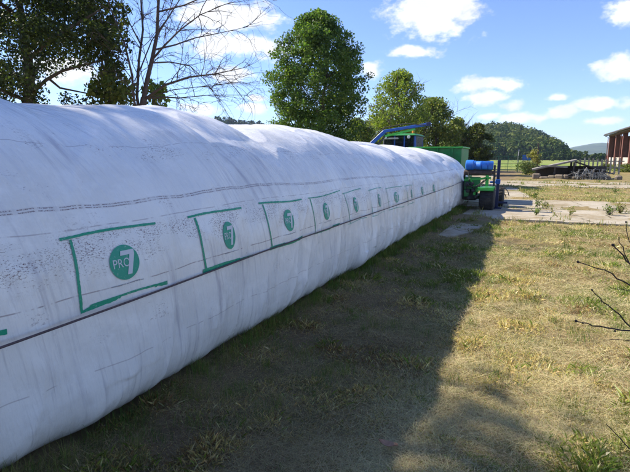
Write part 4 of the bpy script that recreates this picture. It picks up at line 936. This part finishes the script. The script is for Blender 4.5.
weed(536, 216, .2, 8, 'low bright green weed clump at the near edge of the concrete', (.13, .19, .04), 3)
weed(570, 216, .18, 6, 'straggly yellow-green weed at the near slab edge', (.16, .17, .05), 4, .05)
weed(609, 216, .30, 12, 'bushy weed at the slab edge near the right of the picture', (.08, .13, .03), 5)
weed(620, 214, .26, 12, 'brownish weed tuft by the slab edge at the far right', (.16, .13, .05), 6)
weed(535, 199, .26, 8, 'green weed in the farther slab joint', (.10, .16, .04), 7)
weed(615, 194, .3, 6, 'taller weed on the grass strip between the slabs', (.09, .14, .04), 8)

# ------------------------------------------------------------------ grass
def keep_mask(x, y):
    k = np.ones(len(x), bool)
    zc, hu, a = bag_dims(y); foot = BAG_X + a * .90
    k &= ~((y < 16.3) & (x < foot + .02))
    k &= ~((y > 15.3) & (y < 19) & (x < -1.7))
    k &= ~(in_patch(x, y) & (noise2(x * 4, y * 4, 68) < .6))
    k &= ~on_slab(x, y, .02 + np.clip(noise2(x * 1.4, y * 1.4, 66) - .35, 0, 1) * .75)
    return k
def polar(n, r0, r1, a0=-66, a1=24):
    r = r0 * (r1 / r0) ** rng.random(n); a = np.radians(rng.uniform(a0, a1, n)); return r * np.sin(a), r * np.cos(a), r
def spread(n, r1):
    a = polar(n, 1.5, r1); b = polar(n // 12, .8, 9, 24, 72); c = polar(n // 30, .4, 1.5); return [np.concatenate(q) for q in zip(a, b, c)]
def blades(x, y, r, L, W, lean, col, z0=0.0, curve=.35, simple=0):
    """each blade: a bent tapering strip of two faces (5 points)"""
    n = len(x); a = rng.uniform(0, 2 * math.pi, n); dx, dy = np.cos(a), np.sin(a); z = ground_h(x, y) + z0
    sp = rng.uniform(0, 2 * math.pi, n); sx, sy = np.cos(sp) * W * .5, np.sin(sp) * W * .5
    lx = L * np.sin(lean); lz = L * np.cos(lean)
    b = np.stack([x, y, z - .004], -1); m = b + np.stack([dx * lx * .45, dy * lx * .45, lz * .62], -1); t = b + np.stack([dx * lx, dy * lx, lz * (1 - curve * .3)], -1); s = np.stack([sx, sy, 0 * sx], -1)
    if simple == 1: return np.stack([b - s, b + s, t], 1).reshape(-1, 3), np.arange(3 * n).reshape(-1, 3), np.repeat(col, 3, 0)
    if simple == 2:
        k = np.arange(n)[:, None] * 4
        return np.stack([b - s, b + s, m + s * .5, t], 1).reshape(-1, 3), np.concatenate([k + np.array([[0, 1, 2]]), k + np.array([[0, 2, 3]])], 0), np.repeat(col, 4, 0)
    V = np.stack([b - s, b + s, m + s * .8, m - s * .8, t], 1).reshape(-1, 3); k = np.arange(n)[:, None] * 5
    Ft = np.concatenate([k + np.array([[0, 1, 2]]), k + np.array([[0, 2, 3]]), k + np.array([[3, 2, 4]])], 0)
    return V, Ft, np.repeat(col, 5, 0)
def tint(n, base, var=.3):
    b = np.asarray(base, float); b = b[None] if b.ndim == 1 else b
    return np.clip(b * rng.uniform(1 - var, 1 + var, (n, 1)) * (1 + rng.normal(size=(n, 3)) * .06), .004, .9)
def greenness(x, y):
    g = .5 + 2.0 * fbm2(x * .8 + 7, y * .8, 3, 91) + 1.2 * fbm2(x * 3.1, y * 3.1, 3, 95)
    return g
def bare(x, y):                                                        # trodden ground along the bag
    f = np.clip((-.75 + .9 * fbm2(x * .9, y * .9, 3, 33) - x) / .6, 0, 1); return f * (.26 + 1.15 * np.clip(fbm2(x * 1.6, y * 1.6, 3, 37) + .25, 0, .5))
# 1 short dry turf
x, y, r = spread(690000, 34); k = keep_mask(x, y) & (rng.random(len(x)) > bare(x, y) * 1.05); x, y, r = x[k], y[k], r[k]; g = np.clip(greenness(x, y), 0, 1); n = len(x)
isg = rng.random(n) < np.clip((g - .38) / .36, .06, 1) * .82 * np.clip((r - .8) / 3.2, .4, 1); bn = np.clip((.5 + 2.2 * fbm2(x * 1.1 + 31, y * 1.1, 4, 121) - .52) / .25, 0, 1)
col = np.where(isg[:, None], tint(n, (.18, .225, .05), .4), tint(n, (.57, .45, .21), .38)); pale = rng.random(n) < .16; col[pale] = tint(int(pale.sum()), (.66, .58, .36), .2); br = (rng.random(n) < .08 + .62 * bn) & ~isg; col[br] = tint(int(br.sum()), (.25, .155, .08), .35)
shade_tint = np.clip((-.45 + .7 * fbm2(x, y, 3, 151) - x) / .5, 0, 1)[:, None]; col = col * (1 - shade_tint * .22) * (1 - shade_tint * np.array([[0, .05, .14]]))                      # shade painted into the turf colour on the trodden ground beside the bag
L = rng.uniform(.018, .058, n) * (1 + .5 * isg) * (.42 + 1.45 * np.clip(.45 + 1.9 * fbm2(x * 2.6, y * 2.6, 3, 131), 0, 1) ** 2) * np.clip(1 + r * .02, 1, 1.5); W = np.maximum(.0014, r * .0006)
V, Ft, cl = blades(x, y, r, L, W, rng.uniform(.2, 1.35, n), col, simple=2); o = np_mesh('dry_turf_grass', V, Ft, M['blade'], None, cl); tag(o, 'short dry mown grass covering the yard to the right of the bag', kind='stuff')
# 2 loose straw and cut stalks lying flat
x, y, r = spread(520000, 24); k = keep_mask(x, y) & (rng.random(len(x)) > .15 * np.clip((-.4 - x) / .5, 0, 1) + .5 * bare(x, y)) & (rng.random(len(x)) < .25 + 1.6 * np.clip(.35 + 2.4 * fbm2(x * 1.7 + 3, y * 1.7, 3, 141), 0, 1)); x, y, r = x[k], y[k], r[k]; n = len(x)
V, Ft, cl = blades(x, y, r, rng.uniform(.05, .17, n), np.maximum(.0015, r * .0006), rng.uniform(1.25, 1.6, n), tint(n, np.array((.58, .49, .29))[None] * (1 - .36 * np.clip((-.45 + .7 * fbm2(x, y, 3, 151) - x) / .5, 0, 1)[:, None] * np.array([[.9, 1.0, 1.15]])), .4), rng.uniform(.004, .035, n), .1, 1); o = np_mesh('straw_litter', V, Ft, M['blade'], None, cl); tag(o, 'loose pale straw and cut stalks scattered on the ground', kind='stuff')  # straw colour darkened and browned where the bag's shadow falls
# 2b short brown litter and crumbs of earth where the turf is worn
x, y, r = spread(240000, 14); k = keep_mask(x, y) & (rng.random(len(x)) < .25 + .75 * np.clip((-.2 - x) / .6, 0, 1)); x, y, r = x[k], y[k], r[k]; n = len(x)
V, Ft, cl = blades(x, y, r, rng.uniform(.012, .05, n), np.maximum(.003, r * .001), rng.uniform(.9, 1.6, n), tint(n, (.24, .165, .10), .5), rng.uniform(.0, .012, n), .1, 1); o = np_mesh('ground_litter', V, Ft, M['blade'], None, cl); tag(o, 'short brown plant litter strewn over the worn ground', kind='stuff')
# 3 green tufts
nt = 2600; tx, ty_, tr_ = polar(nt, 1.6, 26); g = greenness(tx, ty_); k = keep_mask(tx, ty_) & (rng.random(nt) < np.clip((g - .35) * 1.6, .03, .9) * np.clip((tr_ - 2) / 3, .06, 1)); tx, ty_ = tx[k], ty_[k]
spots = [ground_at(*p) for p in ((405, 297), (333, 362), (330, 371), (285, 403), (205, 420), (240, 385), (375, 325), (355, 318), (470, 297), (520, 300), (560, 330), (480, 260), (498, 236), (452, 395), (500, 372), (262, 372), (300, 350), (90, 462), (140, 440), (415, 270), (430, 250), (170, 415))]
tx = np.concatenate([tx, [s[0] for s in spots for _ in range(5)]]); ty_ = np.concatenate([ty_, [s[1] for s in spots for _ in range(5)]]); jit = np.concatenate([np.zeros(k.sum()), np.ones(len(spots) * 5)]); tx = tx + rng.normal(size=len(tx)) * .09 * jit; ty_ = ty_ + rng.normal(size=len(tx)) * .12 * jit
# a fringe of taller grass along the foot of the bag
fy = rng.uniform(1.0, 15.5, 420); zc, hu, a = bag_dims(fy); fx = BAG_X + a * .90 + np.abs(rng.normal(size=420)) * .12 + .04; tx = np.concatenate([tx, fx]); ty_ = np.concatenate([ty_, fy])
per = 42; sp_ = np.repeat(rng.uniform(.02, .075, len(tx)), per); x = np.repeat(tx, per) + rng.normal(size=len(tx) * per) * sp_; y = np.repeat(ty_, per) + rng.normal(size=len(tx) * per) * sp_
hs = np.repeat(rng.uniform(.05, .14, len(tx)) * np.where(np.arange(len(tx)) >= len(tx) - 420, 1.35, 1.0), per); base = np.repeat(np.array([(.085, .145, .03), (.12, .17, .035), (.16, .18, .05), (.20, .19, .07)])[rng.integers(0, 4, len(tx))], per, 0); k = keep_mask(x, y); x, y, hs, base = x[k], y[k], hs[k], base[k]; n = len(x); r = np.hypot(x, y)
V, Ft, cl = blades(x, y, r, hs * rng.uniform(.5, 1.15, n), np.maximum(.002, r * .00065), np.abs(rng.normal(size=n)) * .5, tint(n, base, .3)); o = np_mesh('green_tufts', V, Ft, M['blade'], None, cl); tag(o, 'green grass tufts standing in the dry turf and along the bag', kind='stuff')
# 4 grass in the joints of the yard and on the strip beyond
x = rng.uniform(-5, 13, 60000); y = rng.uniform(9.5, 36, 60000); u, v = slab_frame(x, y); near = np.zeros(len(x), bool)
for a, b, c, d in slab_rects: near |= (u > a - .12) & (u < b + .12) & (v > c - .14) & (v < d + .14)
k = near & ~on_slab(x, y, .03 + .22 * noise2(x * 2.3, y * 2.3, 67)) & (noise2(x * 1.2, y * 1.2, 6) > .38) & ~((y < 19) & (x < -1.4)); x, y = x[k], y[k]; n = len(x); r = np.hypot(x, y)
V, Ft, cl = blades(x, y, r, rng.uniform(.05, .16, n), np.maximum(.003, r * .001), np.abs(rng.normal(size=n)) * .55, np.where(rng.random((n, 1)) < .55, tint(n, (.13, .17, .04), .35), tint(n, (.34, .28, .12), .3)), .03); o = np_mesh('joint_grass', V, Ft, M['blade'], None, cl); tag(o, 'grass growing out of the joints between the concrete slabs', kind='stuff')

# fallen leaf in the shade
lf = ground_at(388, 452); zl = float(ground_h(lf[0], lf[1])); vs = []; fs = []
for k in range(9):
    t = k / 8; w = .026 * math.sin(math.pi * t) ** .8 + .001; xx = lf[0] - .055 + .11 * t; zz = zl + .05 + .014 * (t - .5) ** 2 * 4
    vs += [(xx, lf[1] - w, zz + .012), (xx, lf[1], zz), (xx, lf[1] + w, zz + .010), (xx, lf[1] - w, zz + .010), (xx, lf[1], zz - .002), (xx, lf[1] + w, zz + .008)]
for k in range(8):
    for q in (0, 1): a = k * 6 + q; fs += [(a, a + 1, a + 7, a + 6), (a + 3, a + 9, a + 10, a + 4)]
tag(build('fallen_leaf', MB().add(vs, fs), M['brown_leaf']), 'single curled brown leaf on the shaded grass at the bottom', 'leaf')

# dry thorny shrub reaching in from the right
rb = ground_at(705, 420); rb[2] = float(ground_h(rb[0], rb[1])); ts = empty('dry_twigs', rb, 'dark leafless twigs with round buds reaching in from the right edge', 'shrub'); DD = 1.75
def stem(pts, r0, r1, buds):
    P = [Vector(at(px, py, DD + (q[0] if q else 0))) for px, py, *q in pts]; P = [Vector(rb) + Vector((rnd.gauss(0, .02), rnd.gauss(0, .02), 0))] + P; k = len(P); fine = []
    for i in range(k - 1):
        for t in (0, .33, .66): j = .0025 if i else 0; fine.append(P[i].lerp(P[i + 1], t) + Vector((rnd.gauss(0, j), rnd.gauss(0, j), rnd.gauss(0, j))))
    fine.append(P[-1]); r0 *= .72; r1 *= .72; m_ = len(fine); build('stem', MB().tube(fine, [r0 + (r1 - r0) * i / (m_ - 1) for i in range(m_)], 7), M['stem'], ts, smooth=True)
    for px, py, rr in buds:
        c = Vector(at(px, py, DD)); rr *= .82; prof = [(-rr * 1.2, rr * .25), (-rr * .8, rr * .8), (-rr * .1, rr * 1.05), (rr * .6, rr * .85), (rr * 1.1, rr * .3)]
        build('bud', MB().lathe(c, (P[-1] - P[-2]), prof, 10), M['stem'], ts, smooth=True)
stem([(668, 330), (640, 292), (625, 282), (605, 270), (578, 262)], .006, .0022, [(578, 262, .0055)])
stem([(672, 345), (640, 333), (612, 329), (594, 325), (576, 321)], .006, .0022, [(576, 321, .006), (615, 331, .0045), (583, 323, .004)])
stem([(664, 355), (640, 338), (618, 314), (604, 302), (592, 290)], .0055, .002, [(592, 290, .0045)])
stem([(664, 320), (645, 285), (630, 264), (620, 252), (613, 245)], .006, .0026, [(613, 245, .0068)])
stem([(668, 310), (648, 285), (632, 268), (624, 252), (619, 237)], .005, .0018, [])
stem([(650, 300), (638, 291), (624, 290), (612, 289)], .003, .0012, [])
stem([(660, 350), (640, 342), (618, 339), (602, 340)], .003, .0012, [])
stem([(668, 470), (640, 458), (622, 440), (606, 424)], .005, .002, [])
stem([(655, 290), (640, 262), (630, 240), (626, 222)], .004, .0015, [(626, 222, .004)])

# ------------------------------------------------------------------ haze over the far country
hz = MB().box((-3600, -600, -4), (2600, 3600, 150)); hm = bpy.data.materials.new('haze_air'); hm.use_nodes = True; hn = hm.node_tree.nodes; hn.clear()
ho = hn.new('ShaderNodeOutputMaterial'); hv = hn.new('ShaderNodeVolumePrincipled'); hv.inputs['Color'].default_value = (.50, .68, 1, 1); hv.inputs['Density'].default_value = .00017; hm.node_tree.links.new(hv.outputs[0], ho.inputs['Volume'])
tag(build('haze', hz, hm), 'thin blue summer haze over the far hills', kind='stuff')
